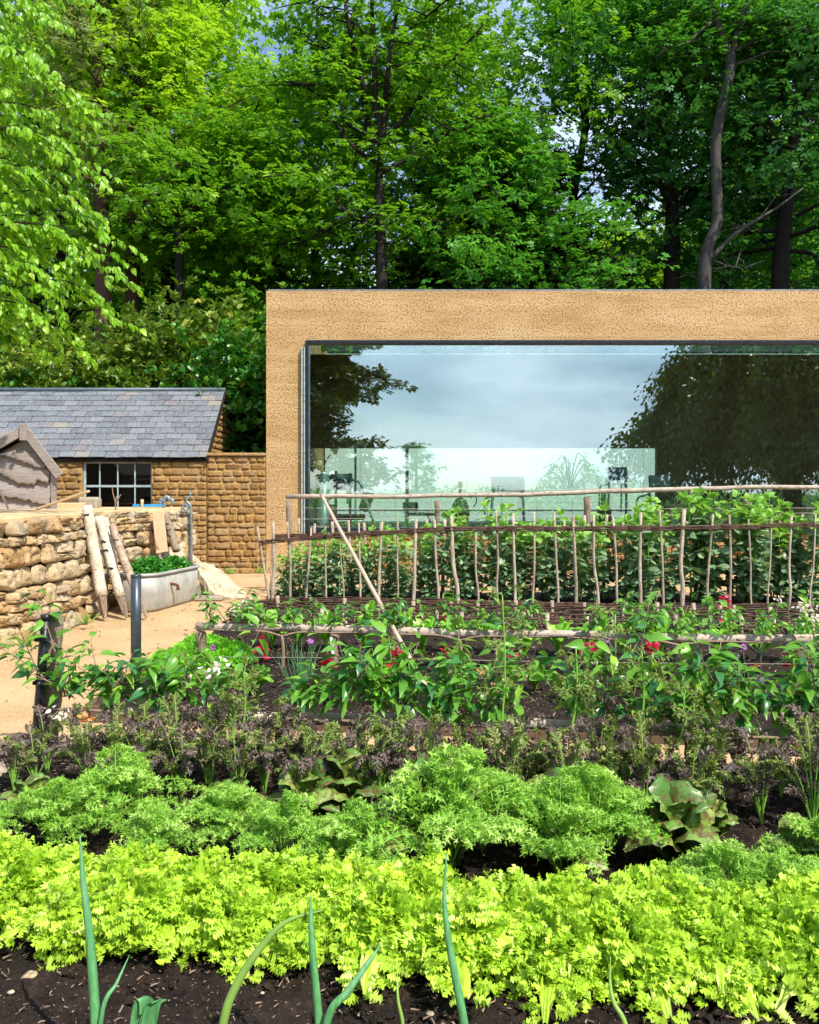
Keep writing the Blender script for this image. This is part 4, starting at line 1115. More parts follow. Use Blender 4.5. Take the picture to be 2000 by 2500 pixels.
for px, py, w in ((668, 1272, 6), (730, 1265, 5), (768, 1278, 8), (811, 1273, 8), (851, 1270, 7), (889, 1276, 8), (930, 1278, 6), (1042, 1267, 8), (1086, 1268, 9), (1130, 1285, 6), (1237, 1265, 9), (1330, 1268, 6), (1377, 1264, 8), (1427, 1258, 9), (1482, 1256, 8), (1520, 1264, 8), (1568, 1262, 8), (1690, 1262, 8), (1740, 1258, 8), (1790, 1262, 7), (1905, 1255, 9), (1960, 1256, 7)):
    bs_.append((px, py, px + rng.normal(0, 8), w / 2 * 12 / 2000))
hurdle('wattle_fence', 'rear woven wattle fence half hidden behind the beans', bs_, [([(668, 1310), (900, 1300), (1200, 1292), (1600, 1290), (2040, 1284)], 14, .024)], Yf2)
# low edging hurdles
def low_hurdle(v, x0, x1, step, ztop, label, nr=9, end=None):
    st = []; Yf = lambda px: 0
    O = np.array([x0, YV(v, x0), 0.]); o = thing('wattle_edging', label, 'wattle edging', O)
    xs = np.arange(x0, x1 + .01, step) + rng.normal(0, .03, len(np.arange(x0, x1 + .01, step)))
    for x in xs:
        mb = MB(); b = np.array([x, YV(v, x), 0.]) - O; tube(mb, [b, b + (rng.normal(0, .01), 0, ztop + .03 + rng.random() * .05)], .018 + .008 * rng.random(), 8, jit=.1); mb.build('stake', M['hazel'], o)
    mb = MB()
    for k in range(nr):
        z = .05 + (ztop - .05) * k / (nr - 1); sgn = 1 if k % 2 else -1
        xx = np.arange(x0 - .03, x1, .06); c = np.array([[x, YV(v, x) + sgn * .022 * math.cos((x - xs[0]) / step * PI), z + .006 * math.sin(x * 5 + k) + rng.normal(0, .003)] for x in xx]) - O
        tube(mb, c, .009, 5, r=rng.random())
    mb.build('woven_band', M['wicker'], o); return o
low_hurdle(9.25, -2.05, 5.2, .33, .19, 'low woven edging directly behind the middle rail', 7)
low_hurdle(10.25, -2.05, 5.8, .42, .20, 'low woven edging in front of the bean fence', 7)
O = np.array([-2.07, YV(9.25, -2.07), 0.]); o = thing('wattle_edging', 'short woven edging running along the path beside soil', 'wattle edging', O)
for k in range(9):
    mb = MB(); b = np.array([0, .13 * k, 0.]); tube(mb, [b, b + (rng.normal(0, .01), 0, .22 + rng.random() * .05)], .02, 8, jit=.1); mb.build('stake', M['hazel'], o)
mb = MB()
for k in range(9): tube(mb, np.array([[(.022 if (i + k) % 2 else -.022), i * .13, .03 + k * .019] for i in range(-1, 10)]), .010, 5, r=rng.random())
mb.build('woven_band', M['wicker'], o)

# ================================================================== VEGETABLES
def ribbon(mb, pts, w, r=None, up=(0, 0, 1)):
    p = np.asarray(pts); t = nrm(np.gradient(p, axis=0)); x = nrm(np.cross(t, np.asarray(up) + 1e-3)); w = np.interp(np.linspace(0, 1, len(p)), np.linspace(0, 1, len(np.atleast_1d(w))), np.atleast_1d(w))[:, None]
    gridsurf(mb, np.stack([p - x * w, p + np.array([0, 0, -.2]) * w, p + x * w], 1), r)
def arch(az, L_, rise, out, droop, n_=12):
    """arching midrib in the plane az: start vertical-ish, lean outwards"""
    t = np.linspace(0, 1, n_); r_ = out * (t ** 1.35); z = rise * np.sin(np.clip(t * 1.0, 0, 1) * PI * .5) - droop * t ** 3
    return np.stack([r_ * math.cos(az) * L_, r_ * math.sin(az) * L_, z * L_], -1)
def lettuce_mesh(root):
    mb = MB(); rb = MB()
    nl = 27
    for i in range(nl):
        f = i / nl; az = i * 2.4 + rng.normal(0, .2); L_ = .15 + .08 * rng.random(); out = .15 + 1.05 * f + rng.normal(0, .08); rise = 1.05 - .50 * f; dr = .12 + .65 * f * rng.random() * .9
        c = arch(az, L_, rise, out, dr, 13); side = np.array([-math.sin(az), math.cos(az), 0.]); rv = rng.random()
        t = np.linspace(0, 1, 13); half = L_ * (.03 + .12 * np.sin(np.clip((t - .12) / .88, 0, 1) * PI * .96) ** 1.1)
        nv = 13; U = np.linspace(-1, 1, nv); ph = rng.random() * 6
        tn = nrm(np.gradient(c, axis=0)); nn_ = np.cross(side[None], tn)
        jag = 1 + .22 * rng.normal(0, 1, (13, nv)) * (np.abs(U)[None] > .8)
        ruff = (np.abs(U)[None] ** 2) * .018 * np.sin(t[:, None] * 34 + ph + U[None] * 2 + rng.normal(0, .9, (13, nv)))
        V = c[:, None] + side[None, None] * (half[:, None] * U[None] * jag)[..., None] + nn_[:, None] * (ruff + .25 * half[:, None] * U[None] ** 2 + rng.normal(0, .0035, (13, nv)))[..., None] + tn[:, None] * (rng.normal(0, .006, (13, nv)) * (np.abs(U)[None] > .6))[..., None]
        gridsurf(mb, V, np.clip(rv * .5 + .2 + .35 * np.abs(np.tile(U, 13)) * (.5 + rng.random()), 0, 1))
        # frilled margin: crisp lobes set in bunches along the edge and over the outer blade
        k = 125; ti = .30 + .70 * rng.random(k) ** .8; ti = np.clip(np.round(ti * 8 + rng.normal(0, .18, k)) / 8 + rng.normal(0, .02, k), .25, 1.02); ui = np.sign(rng.random(k) - .5) * (.5 + 2.3 * rng.random(k) ** .8)
        base = np.stack([np.interp(ti, t, c[:, q]) for q in range(3)], -1); hf = np.interp(ti, t, half)
        tt = np.stack([np.interp(ti, t, tn[:, q]) for q in range(3)], -1); nn2 = np.stack([np.interp(ti, t, nn_[:, q]) for q in range(3)], -1)
        pos = base + side * (hf * ui)[:, None] + nn2 * (.06 * hf * ui ** 2 + rng.normal(0, .012, k))[:, None]
        d = nrm(side * np.sign(ui)[:, None] * np.abs(ui)[:, None] + tt * .6 + nn2 * rng.normal(.15, .6, (k, 1)) + rng.normal(0, .3, (k, 3)))
        scatter(mb, LOB[0], LOB[1], pos, basis(d, nrm(nn2 + rng.normal(0, .8, (k, 3)))), .016 + .032 * rng.random(k) ** 1.3, np.clip(.02 + .35 * rng.random(k) + .45 * rv + .3 * (ti - .5) + .06 * (np.abs(ui) - 1), 0, 1))
        ribbon(rb, c[:9] + nn_[:9] * .003, [.006, .005, .002], rv)
    mb.build('leaves', M['lettuce'], root); rb.build('midribs', M['lettuce_rib'], root)
protos = []
lrow = []
for rowi, v in enumerate((2.63, 2.81)):
    for i, x in enumerate(np.arange(-1.92 + .13 * rowi, 1.75, .262)): lrow.append((x + rng.normal(0, .02), v + rng.normal(0, .03), rowi))
rown = {0: 'front', 1: 'back'}; cnt = {0: 0, 1: 0}
NPROT = 5
for i, (x, v, rw) in enumerate(lrow):
    lab = f'frilly yellow-green lettuce, {nth(cnt[rw])} from left in the {rown[rw]} lettuce line'; cnt[rw] += 1
    loc = (x, v - .145 * x, .10); rz = rng.random() * 6.28; sc = .84 + .32 * rng.random()
    if i < NPROT:
        r_ = thing('lettuce', lab, 'lettuce', loc, rz, 'frilly lettuces in the front rows'); lettuce_mesh(r_); r_.scale = (sc,) * 3; protos.append(r_)
    else: dup(protos[i % NPROT], loc, rz, sc, lab)

def mustard_mesh(root, H, wide=1.0, mat='mustard', smat='mustard_stem'):
    mb = MB(); sb = MB()
    for i in range(17):
        az = i * 2.4 + rng.normal(0, .3); f = i / 17; L_ = H * (.8 + .35 * rng.random()); c = arch(az, L_, 1.02 - .35 * f, (.15 + 1.05 * f) * wide, .05 + .5 * f * rng.random(), 16)
        tube(sb, c[:14], [.0045, .003, .0015], 5, r=rng.random())
        t = np.linspace(0, 1, 16); tn = nrm(np.gradient(c, axis=0)); side = np.array([-math.sin(az), math.cos(az), 0.])
        k = 200; ti = .45 + .55 * rng.random(k) ** .8; ti = np.round(ti * 9 + rng.normal(0, .16, k)) / 9 + rng.normal(0, .012, k); base = np.stack([np.interp(ti, t, c[:, q]) for q in range(3)], -1); tt = np.stack([np.interp(ti, t, tn[:, q]) for q in range(3)], -1)
        wd = H * .22 * np.sin(np.clip((ti - .25) / .8, 0, 1) * PI * .85) * rng.random(k) ** .6; sg = np.sign(rng.random(k) - .5)
        pos = base + side * (wd * sg)[:, None] + rng.normal(0, .008, (k, 3)) - np.array([0, 0, 1.]) * (wd * .35)[:, None]
        d = nrm(side * sg[:, None] + tt * .7 + rng.normal(0, .55, (k, 3)))
        scatter(mb, FR2[0], FR2[1], pos, basis(d, nrm(np.array([0, 0, 1.]) + rng.normal(0, .9, (k, 3)))), .008 + .014 * rng.random(k), np.clip(.05 + .3 * rng.random(k) + .75 * (ti - .35) + .15 * (i % 3), 0, 1))
        for q in range(10):      # side veins
            ta = .36 + .06 * q; b0 = np.array([np.interp(ta, t, c[:, w]) for w in range(3)]); s_ = 1 if q % 2 else -1
            ribbon(sb, np.array([b0, b0 + side * s_ * H * .06 + (0, 0, .005), b0 + side * s_ * H * .12 - (0, 0, .01)]), [.0018, .001], rng.random())
    mb.build('leaves', M[mat], root); sb.build('stems', M[smat], root)
mp2 = []
ms = [(-1.80, 3.30, .26), (-1.52, 3.42, .28), (-1.30, 3.62, .36), (-1.02, 3.30, .25), (-.78, 3.50, .30), (-.50, 3.34, .29), (-.24, 3.30, .30), (.16, 3.40, .49), (.30, 3.62, .38), (.58, 3.42, .36), (.76, 3.60, .40), (1.12, 3.25, .25), (1.34, 3.2, .27), (1.62, 3.45, .30), (1.85, 3.3, .26)]
for i, (x, v, H) in enumerate(ms):
    v -= .17; H *= .95
    lab = f'frizzy green mustard plant, {nth(i)} from left behind the lettuces'
    if i < 4:
        r_ = thing('mustard_plant', lab, 'mustard greens', (x, YV(v, x), .10), 0, 'frizzy green mustard row'); mustard_mesh(r_, .34, .9); r_.scale = (H / .34,) * 3; mp2.append(r_)
    else: dup(mp2[i % 4], (x, YV(v, x), .10), rng.random() * 6.28, H / .34, lab)

def cos_mesh(root):
    mb = MB()
    for i in range(12):
        f = i / 12; az = i * 2.4; L_ = .22 + .08 * rng.random(); c = arch(az, L_, 1.1 - .5 * f, .25 + .65 * f, .1 + .3 * f, 11); t = np.linspace(0, 1, 11)
        side = np.array([-math.sin(az), math.cos(az), 0.]); half = L_ * .30 * np.sin(np.clip(t * .9 + .12, 0, 1) * PI) ** .6; U = np.linspace(-1, 1, 9); tn = nrm(np.gradient(c, axis=0)); nn_ = np.cross(side[None], tn)
        V = c[:, None] + side * (half[:, None] * U[None])[..., None] + nn_[:, None] * (.35 * half[:, None] * U[None] ** 2 + .006 * np.sin(t[:, None] * 22 + U[None] * 5) + rng.normal(0, .0025, (11, 9)))[..., None]
        gridsurf(mb, V, rng.random())
    mb.build('leaves', M['cos'], root)
cp = []
for i, (px, v, sc, lab) in enumerate(((80, 3.5, .8, 'small speckled cos lettuce at left end of the mustard row'), (560, 3.62, .8, 'low speckled cos lettuce half under green mustard at left'), (745, 3.72, 1.0, 'speckled cos lettuce with rounded upright leaves left of centre'), (850, 3.78, 1.1, 'speckled cos lettuce taller and right of its round-leaved neighbour'), (1075, 3.34, 1.55, 'large dark cos lettuce beneath the tallest green mustard'), (1340, 3.62, 1.1, 'cos lettuce with pale blotched leaf behind the green mustard'), (1385, 3.28, .8, 'low cos lettuce with greyish leaf under mustard right of centre'), (1650, 3.5, 1.2, 'yellow-brown leaved cos lettuce right of centre'), (1735, 3.72, .72, 'speckled cos lettuce with rounded heads near right post'), (1960, 3.35, .9, 'brownish cos lettuce at the right edge on dark soil'))):
    x = (px - 1000) / 2000 * v; x = (px - 1000) / 2000 * YV(v, x); loc = (x, YV(v, x), .10)
    if i < 3: r_ = thing('cos_lettuce', lab, 'lettuce', loc, rng.random() * 6, 'speckled cos lettuces'); cos_mesh(r_); r_.scale = (sc,) * 3; cp.append(r_)
    else: dup(cp[i % 3], loc, rng.random() * 6.28, sc, lab)

def mizuna_mesh(root, H=.45, bolt=False):
    mb = MB(); gb = MB(); sb = MB()
    for i in range(14):
        az = rng.random() * 6.28; f = rng.random(); L_ = H * (.50 + .65 * rng.random()); c = arch(az, L_, 1.05 - .2 * f, .12 + .55 * f, .15 + .4 * f * rng.random(), 14)
        tube(sb, c[:9], [.0045, .003, .0015], 5, r=rng.random())
        t = np.linspace(0, 1, 14); tn = nrm(np.gradient(c, axis=0)); side = np.array([-math.sin(az), math.cos(az), 0.])
        k = 78; ti = .36 + .58 * (np.arange(k) + rng.random(k)) / k; sg = np.where(np.arange(k) % 2, 1, -1)
        base = np.stack([np.interp(ti, t, c[:, q]) for q in range(3)], -1); tt = np.stack([np.interp(ti, t, tn[:, q]) for q in range(3)], -1)
        d = nrm(side * sg[:, None] * .9 + tt * .8 + rng.normal(0, .3, (k, 3)) - (0, 0, .15)); ln = H * .060 * np.sin(np.clip((ti - .3) / .75, 0, 1) * PI) + .009
        tgt = gb if rng.random() < .38 else mb
        scatter(tgt, np.array([[0, 0, 0], [.035, .25, .04], [.24, .50, -.03], [.04, .38, 0], [.16, .86, .08], [0, 1, -.15], [-.15, .80, .05], [-.03, .36, 0], [-.23, .46, .06], [-.03, .22, 0]]), [np.array([[0, 1, 9], [1, 2, 3], [1, 3, 7], [1, 7, 9], [3, 4, 5], [3, 5, 7], [5, 6, 7], [7, 8, 9]])], base, basis(d, nrm(np.array([0, 0, 1.]) + rng.normal(0, .7, (k, 3)))), ln, rng.random(k))
        ribbon(tgt, c[6:], [.004, .003, .001], rng.random())
    mb.build('purple_leaves', M['mizuna'], root); gb.build('green_leaves', M['mizuna_green'], root); sb.build('stems', M['mustard_stem'], root)
mz = []; cnt = {0: 0, 1: 0, 2: 0}
for rowi, v in enumerate((3.84, 4.04, 4.25)):
    for x in np.arange(-2.0 + .1 * rowi, 2.2, .17):
        lab = f'feathery purple mustard, {nth(cnt[rowi])} from left in its {("near", "middle", "far")[rowi]} line'; cnt[rowi] += 1
        xx = x + rng.normal(0, .04); loc = (xx, YV(v, xx) + rng.normal(0, .04), .10); sc = (.66 if x < -1.5 else .82) * (.98, .86, .74)[rowi] + .22 * rng.random() + (.3 if rng.random() < .1 else 0)
        if len(mz) < 5: r_ = thing('purple_mustard', lab, 'mustard greens', loc, 0, 'purple mustard rows'); mizuna_mesh(r_); r_.scale = (sc,) * 3; mz.append(r_)
        else: dup(mz[int(rng.integers(5))], loc, rng.random() * 6.28, (sc, sc, sc * (1 + .15 * rng.random())), lab)
# bolting tall stems
def bolt(px, pyb, pyt, Y, label):
    a, b = P(px - 8, pyb, Y), P(px + rng.normal(6, 4), pyt, Y); O = a.copy(); r_ = thing('bolting_mustard', label, 'mustard greens', O, 0, 'tall bolting mustard stems')
    c = catmull([a - O, (a + b) / 2 - O + (.02, 0, 0), b - O], 14); mb = MB(); tube(mb, c, [.007, .005, .003], 6)
    lf = MB()
    for k in range(15):
        f = .4 + .65 * rng.random(); p0 = c[int(f * 13)]; d = rdir(1, -.1, .8)[0]; L_ = .05 + .09 * rng.random(); e = p0 + d * L_; q = [p0, (p0 + e) / 2 + (0, 0, .012), e - (0, 0, .02)]
        tube(mb, catmull(q, 5), [.0022, .001], 4); k2 = 7
        leaves(lf, np.repeat(np.array([catmull(q, 5)[3], e]), k2, 0) + rng.normal(0, .006, (2 * k2, 3)), nrm(d + rng.normal(0, .7, (2 * k2, 3))), LSTRAP, .022 + .018 * rng.random(2 * k2), 1.0)
    mb.build('stems', M['mustard_stem'], r_); lf.build('leaves', M['mizuna_green'], r_)
bolt(1228, 1830, 1455, 4.1, 'tallest bolting mustard stem rising above the middle rail')
bolt(1400, 1800, 1585, 4.1, 'bolting mustard stem in front of red leaves right of centre')
bolt(1565, 1830, 1590, 4.0, 'bolting mustard stem with kinked branch between centre and right post')
bolt(1660, 1830, 1700, 3.9, 'shorter bolting mustard stem leaning right near the right side')
bolt(590, 1830, 1640, 4.2, 'bolting mustard stem at left in front of parsley')
bolt(1490, 1830, 1500, 4.3, 'slender bolting mustard stem near the purple flower')
bolt(960, 1900, 1760, 4.0, 'short bolting mustard stem near the middle of the row')

# ---- espaliered step-over apples
APP = leaf_template(.23, .09, .42, prof=(.75, 1, .78, .36))
def apple(name, v, x0, x1, zr, label, nshoot, zmax, lsize, extra=(), bud=8):
    xm = (x0 + x1) / 2; O = np.array([xm, YV(v, xm), 0.08]); r_ = thing(name, label, 'apple tree', O, 0, 'step-over apple trees trained on rails')
    wb = MB(); lf = MB(); ld = MB()
    tube(wb, catmull([(0, 0, -.03), (.01, -.02, zr * .5), (.0, -.02, zr)], 8), [.016, .013], 8)
    for s, xe in ((-1, x0), (1, x1)):
        e = np.array([xe, YV(v, xe) - .03, zr + .04 + .08]) - O; tube(wb, catmull([(0, -.02, zr - .01), (.25 * e[0], .25 * e[1] - .02, zr + .03), e * np.array([.7, .7, 0]) + (0, 0, zr + .03), e], 12), [.012, .008, .005], 6)
    sh_ = [(x0 + (x1 - x0) * rng.random(), .11 + (zmax - .11) * rng.random() ** 1.2, rng.normal(0, .12), rng.normal(0, .10)) for _ in range(nshoot)] + list(extra)
    for x, L_, lean, ly in sh_:
        b = np.array([x, YV(v, x) + .03, zr + .17]) - O; e = b + (lean, ly, L_); c = catmull([b, (b + e) / 2 + rng.normal(0, .012, 3), e], 10); tube(wb, c, [.005, .0035, .002], 5)
        k = int(6 + L_ * 42); ti = rng.random(k) ** .8; base = np.stack([np.interp(ti, np.linspace(0, 1, 10), c[:, q]) for q in range(3)], -1)
        az = rng.random(k) * 6.28; d = np.stack([np.cos(az), np.sin(az), rng.normal(.25, .45, k)], -1); pet = .025 + .02 * rng.random(k); pos = base + nrm(d) * pet[:, None]
        dark = rng.random(k) < (.45 if L_ < .2 else .2); sz = lsize * (.55 + .6 * rng.random(k))  # darker leaf copies paint shade, more often on short shoots
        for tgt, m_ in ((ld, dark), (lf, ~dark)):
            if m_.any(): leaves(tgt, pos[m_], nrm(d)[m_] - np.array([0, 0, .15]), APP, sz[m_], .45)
        for q in range(0, k, 3): tube(wb, [base[q], pos[q]], .0012, 3)
    wb.build('branches', M['twig'], r_); lf.build('leaves', M['apple'], r_); ld.build('shaded_leaves' if 0 else 'shade_dark_leaves', M['apple_shaded'], r_)
    for q in range(bud):
        x, L_, lean, ly = sh_[int(rng.integers(len(sh_)))]; b = np.array([x + lean * .6, YV(v, x), zr + .17 + L_ * .5]) - O
        bm_ = MB(); lathe(bm_, [(0, .014), (.009, .007), (.010, -.002), (.004, -.014), (.001, -.03)], b, 7); bm_.build('bud', M['rail'], r_)
    return r_
apple('apple_tree', 4.42, -2.15, -.9, .25, 'left step-over apple on the front rail beside the timber post', 28, .26, .10,
      [(-1.98, .62, -.18, 0), (-2.0, .30, -.30, -.1), (-2.02, .36, -.24, .05), (-1.72, .34, -.1, 0), (-1.05, .42, .22, 0), (-1.1, .3, -.2, 0), (-1.3, .3, .1, 0), (-1.85, .2, .2, 0)], 16)
apple('apple_tree', 4.40, -.75, .55, .25, 'middle step-over apple on the front rail behind pole foot', 34, .42, .105,
      [(-.1, .36, .15, 0), (.15, .42, .12, 0), (.35, .48, .16, 0), (-.35, .3, .05, 0), (0.05, .35, -.05, 0)], 14)
apple('apple_tree', 4.38, .75, 2.25, .25, 'right step-over apple on the front rail with tall shoots', 38, .42, .105,
      [(1.15, .62, .10, 0), (1.45, .45, .02, 0), (.85, .4, .1, 0), (1.9, .40, .08, 0), (1.7, .3, -.1, 0), (2.05, .42, -.05, 0), (1.3, .35, .1, 0)], 10)
apple('apple_tree', 6.95, -1.75, -.45, .28, 'left step-over apple climbing on the middle rail', 22, .24, .08, [(-1.6, .25, -.25, 0), (-1.5, .3, .1, 0), (-.9, .2, .1, 0)], 4)
apple('apple_tree', 6.95, -.3, 1.15, .28, 'centre step-over apple on the middle rail', 24, .26, .08, [(.2, .3, .1, 0), (.6, .3, .1, 0)], 4)
apple('apple_tree', 6.95, 1.3, 3.1, .28, 'right step-over apple on the middle rail with forked stem', 28, .28, .08, [(1.5, .25, .05, 0), (2.9, .35, .1, 0), (1.7, .3, .1, 0)], 4)
# forked bare stem in its dark pot sleeve, right
O = np.array([P(1856, 0, 6.45)[0], 6.45, .08]); r_ = thing('forked_stem', 'bare forked grey stem rising from a dark sleeve', 'young tree', O)
mb = MB(); tube(mb, catmull([(0, 0, 0), (0, 0, .17), (.005, 0, .24)], 8), .012, 8); tube(mb, catmull([(0, 0, .23), (-.05, .1, .29), (-.13, .2, .33), (-.18, .3, .33)], 10), [.010, .008], 7); tube(mb, catmull([(0, 0, .23), (.03, .1, .27), (.10, .2, .32), (.16, .3, .33)], 10), [.010, .008], 7); mb.build('stem', M['bark_grey'], r_)
mb = MB(); lathe(mb, [(.02, -.04), (.034, 0), (.05, .1), (.053, .1), (.04, .02)], (-.01, 0, -.03), 14); mb.build('sleeve', M['slate_tag'], r_)

# ---- broad beans
def bean_mesh(root, H):
    sb = MB(); lf = MB(); tp = MB()
    for s in range(3):
        off = rng.normal(0, .045, 3) * (1, 1, 0); e = off * 1.8 + (rng.normal(0, .05), rng.normal(0, .05), H * (.8 + .25 * rng.random())); c = catmull([off, (off + e) / 2 + rng.normal(0, .015, 3), e], 14); tube(sb, c, [.009, .007, .004], 5)
        nodes = 13
        for q in range(nodes):
            f = .10 + .90 * q / nodes; p0 = c[int(f * 13)]; az = q * PI + rng.normal(0, .7); L_ = .07 + .05 * rng.random(); d = np.array([math.cos(az), math.sin(az), .45]); e2 = p0 + nrm(d) * L_
            tube(sb, [p0, e2], .0025, 4, cap=False); k = 5; ps = np.array([p0 + (e2 - p0) * g_ for g_ in (.45, .5, .85, .9, 1.0)]); sd_ = np.array([-math.sin(az), math.cos(az), .1]); ds_ = np.array([sd_, -sd_, sd_ + nrm(d) * .6, -sd_ + nrm(d) * .6, nrm(d)]) + rng.normal(0, .25, (5, 3)) - (0, 0, .15)
            leaves(tp if f > .86 else lf, ps, nrm(ds_), LBEAN, (.090 + .045 * rng.random(5)) * (1 if f < .9 else .8), .45)
        leaves(tp, np.repeat(e[None], 7, 0), nrm(rdir(7, .1, 1)), LBEAN, .08 + .03 * rng.random(7), .5)
    sb.build('stems', M['chard'], root); lf.build('leaves', M['bean'], root); tp.build('top_leaves', M['bean_top'], root)
bp = []; cnts = {}
for rowi, v in enumerate((11.05, 11.45)):
    xs = np.arange(-1.85 + .1 * rowi, 6.2, .30); cnts[rowi] = 0
    for x in xs:
        lab = f'broad bean plant, {nth(cnts[rowi])} from left in the {("front", "rear")[rowi]} bean line'; cnts[rowi] += 1
        xx = x + rng.normal(0, .04); loc = (xx, 11.68 - .08 * xx + (rowi - .5) * .34 + rng.normal(0, .04), .08); H = float(np.interp(xx, [-2, -1.2, -.2, 1, 2.3, 3.2, 6], [.66, .80, .95, .98, 1.06, 1.24, 1.26])) + rng.normal(0, .07) + (.24 if rng.random() < .2 else 0)
        if len(bp) < 6: r_ = thing('bean_plant', lab, 'bean plant', loc, 0, 'broad bean plants behind the wattle fence'); bean_mesh(r_, 1.05); r_.scale = (H / 1.05,) * 3; bp.append(r_)
        else: dup(bp[int(rng.integers(6))], loc, rng.random() * 6.28, H / 1.05, lab)

# ---- chard / beet clumps, parsley, orach, chives, flowers in the middle bed
def strap_mesh(root, nl, H, T, wid, mat, out=.6, smat=None):
    mb = MB()
    for i in range(nl):
        az = i * 2.4 + rng.normal(0, .3); f = rng.random(); L_ = H * (.7 + .4 * rng.random()); c = arch(az, L_, 1.02 - .25 * f, .1 + out * f, .1 + .2 * f, 9); t = np.linspace(0, 1, 9); side = np.array([-math.sin(az), math.cos(az), 0.])
        half = L_ * wid * np.clip(np.sin(np.clip((t - .25) / .78, 0, 1) * PI), .08, 1); U = np.linspace(-1, 1, 5); tn = nrm(np.gradient(c, axis=0)); nn_ = np.cross(side[None], tn)
        V = c[:, None] + side * (half[:, None] * U[None])[..., None] + nn_[:, None] * (.3 * half[:, None] * np.abs(U)[None] + rng.normal(0, .004, (9, 5)) * (np.abs(U) > .4))[..., None]; gridsurf(mb, V, rng.random())
    mb.build('leaves', M[mat], root)
chp = []
for i, x in enumerate(np.arange(-1.35, 3.7, .30)):
    lab = f'leafy green beet plant, {nth(i)} from left behind the middle rail'; loc = (x + rng.normal(0, .03), YV(7.75, x) + rng.normal(0, .05), .07)
    if i < 4: r_ = thing('beet_plant', lab, 'leaf beet', loc, 0, 'leaf beet row behind the middle rail'); strap_mesh(r_, 16, .40, None, .13, 'chard'); chp.append(r_)
    else: dup(chp[i % 4], loc, rng.random() * 6.28, .85 + .3 * rng.random(), lab)
def parsley_mesh(root):
    mb = MB(); sb = MB(); nn_ = 900; p = rdir(nn_, .0, 1) * (rng.random((nn_, 1)) ** .35) * np.array([.17, .17, .15]); bumps = .02 * np.sin(p[:, 0] * 60) * np.sin(p[:, 1] * 60); p[:, 2] += bumps + .02
    scatter(mb, FR[0], FR[1], p, basis(nrm(p + rng.normal(0, .08, (nn_, 3))), nrm(np.array([0, 0, 1.]) + rng.normal(0, .5, (nn_, 3)))), .013 + .012 * rng.random(nn_), rng.random(nn_))
    for q in range(14): e = rdir(1, .4, 1)[0] * .13; tube(sb, [(0, 0, -.01), e * .5 + (0, 0, .02), e], .002, 4)
    mb.build('leaves', M['parsley'], root); sb.build('stems', M['mustard_stem'], root)
pp = []
psl = [(395, 1645), (430, 1655), (405, 1615), (455, 1600), (480, 1580), (505, 1620), (540, 1590), (470, 1650), (440, 1625), (520, 1565), (570, 1600)]
for i, (px, py) in enumerate(psl):
    q = G(px, py + 22, .07); lab = f'bright curly parsley clump, {nth(i)} of those by the path corner'
    lab = ['curly parsley clump nearest the metal post', 'curly parsley clump just right of the nearest path clump', 'curly parsley clump on the path edge, upper left', 'curly parsley clump left of the rail end post', 'curly parsley clump behind the rail end post', 'curly parsley clump right of the rail end post', 'curly parsley clump under the left part of middle rail', 'curly parsley clump below the rail end post', 'curly parsley clump in the middle of its patch', 'furthest curly parsley clump beneath the middle rail end', 'rightmost curly parsley clump beside the magenta leaves'][i]
    if i < 3: r_ = thing('parsley_plant', lab, 'parsley', q, 0, 'curly parsley beside the path'); parsley_mesh(r_); pp.append(r_)
    else: dup(pp[i % 3], q, rng.random() * 6.28, .85 + .35 * rng.random(), lab)
for i, (px, py, s, lab) in enumerate(((918, 1650, .9, 'dark curly parsley clump by the slate label'), (940, 1690, .9, 'curly parsley clump near the leaning pole foot'), (1085, 1700, .8, 'small curly parsley clump right of the pole foot'))):
    dup(pp[i], G(px, py + 20, .07), 1.3 * i, s, lab)
def orach(px, py, Y, n_, sz, label, H=.25):
    q = P(px, py, Y); base = np.array([q[0], q[1], .07]); r_ = thing('red_orach', label, 'red orach', base, 0, 'magenta leaved plants in the beds')
    mb = MB(); h = q[2] - .07; tube(mb, catmull([(0, 0, 0), (rng.normal(0, .01), 0, h * .5), (0, 0, h + .03)], 8), .005, 5); mb.build('stem', M['orach'], r_)
    mb = MB(); k = int(n_ * 1.6); z = h - H * .5 * rng.random(k); az = rng.random(k) * 6.28; d = nrm(np.stack([np.cos(az), np.sin(az), rng.normal(.25, .35, k)], -1)); leaves(mb, np.stack([np.zeros(k), np.zeros(k), z], -1) + d * .015, d, LNEAR, sz * .72 * (.6 + .6 * rng.random(k)), .6, nup=(0, -.6, .7)); mb.build('leaves', M['orach'], r_)
for a in ((640, 1575, 7.1, 9, .10, 'magenta leaved plant under the left middle rail'), (800, 1600, 6.9, 13, .10, 'magenta leaved plant behind the white plant tag'), (965, 1588, 6.9, 12, .11, 'magenta leaved plant behind the leaning pole'),
          (1085, 1500, 8.6, 6, .08, 'small red leaved plant above the middle rail near centre'), (1085, 1580, 6.8, 5, .06, 'tiny red leaved plant beside pole and large green leaf'), (1250, 1592, 6.7, 8, .07, 'red leaved plant behind the tallest bolting stem'), (1435, 1575, 6.7, 14, .095, 'magenta leaved plant right of centre under middle rail'),
          (1592, 1560, 6.6, 14, .09, 'upright magenta leaved plant near the purple pompom'), (1770, 1460, 9.2, 16, .10, 'tall dark red leaved plant before the bean fence'), (1768, 1520, 8.8, 14, .10, 'lower crimson leaved plant just above the middle rail'), (1935, 1592, 6.4, 10, .08, 'magenta leaved plant near the right edge'), (638, 1535, 7.4, 5, .07, 'small red leaves above the left middle rail')): orach(*a)
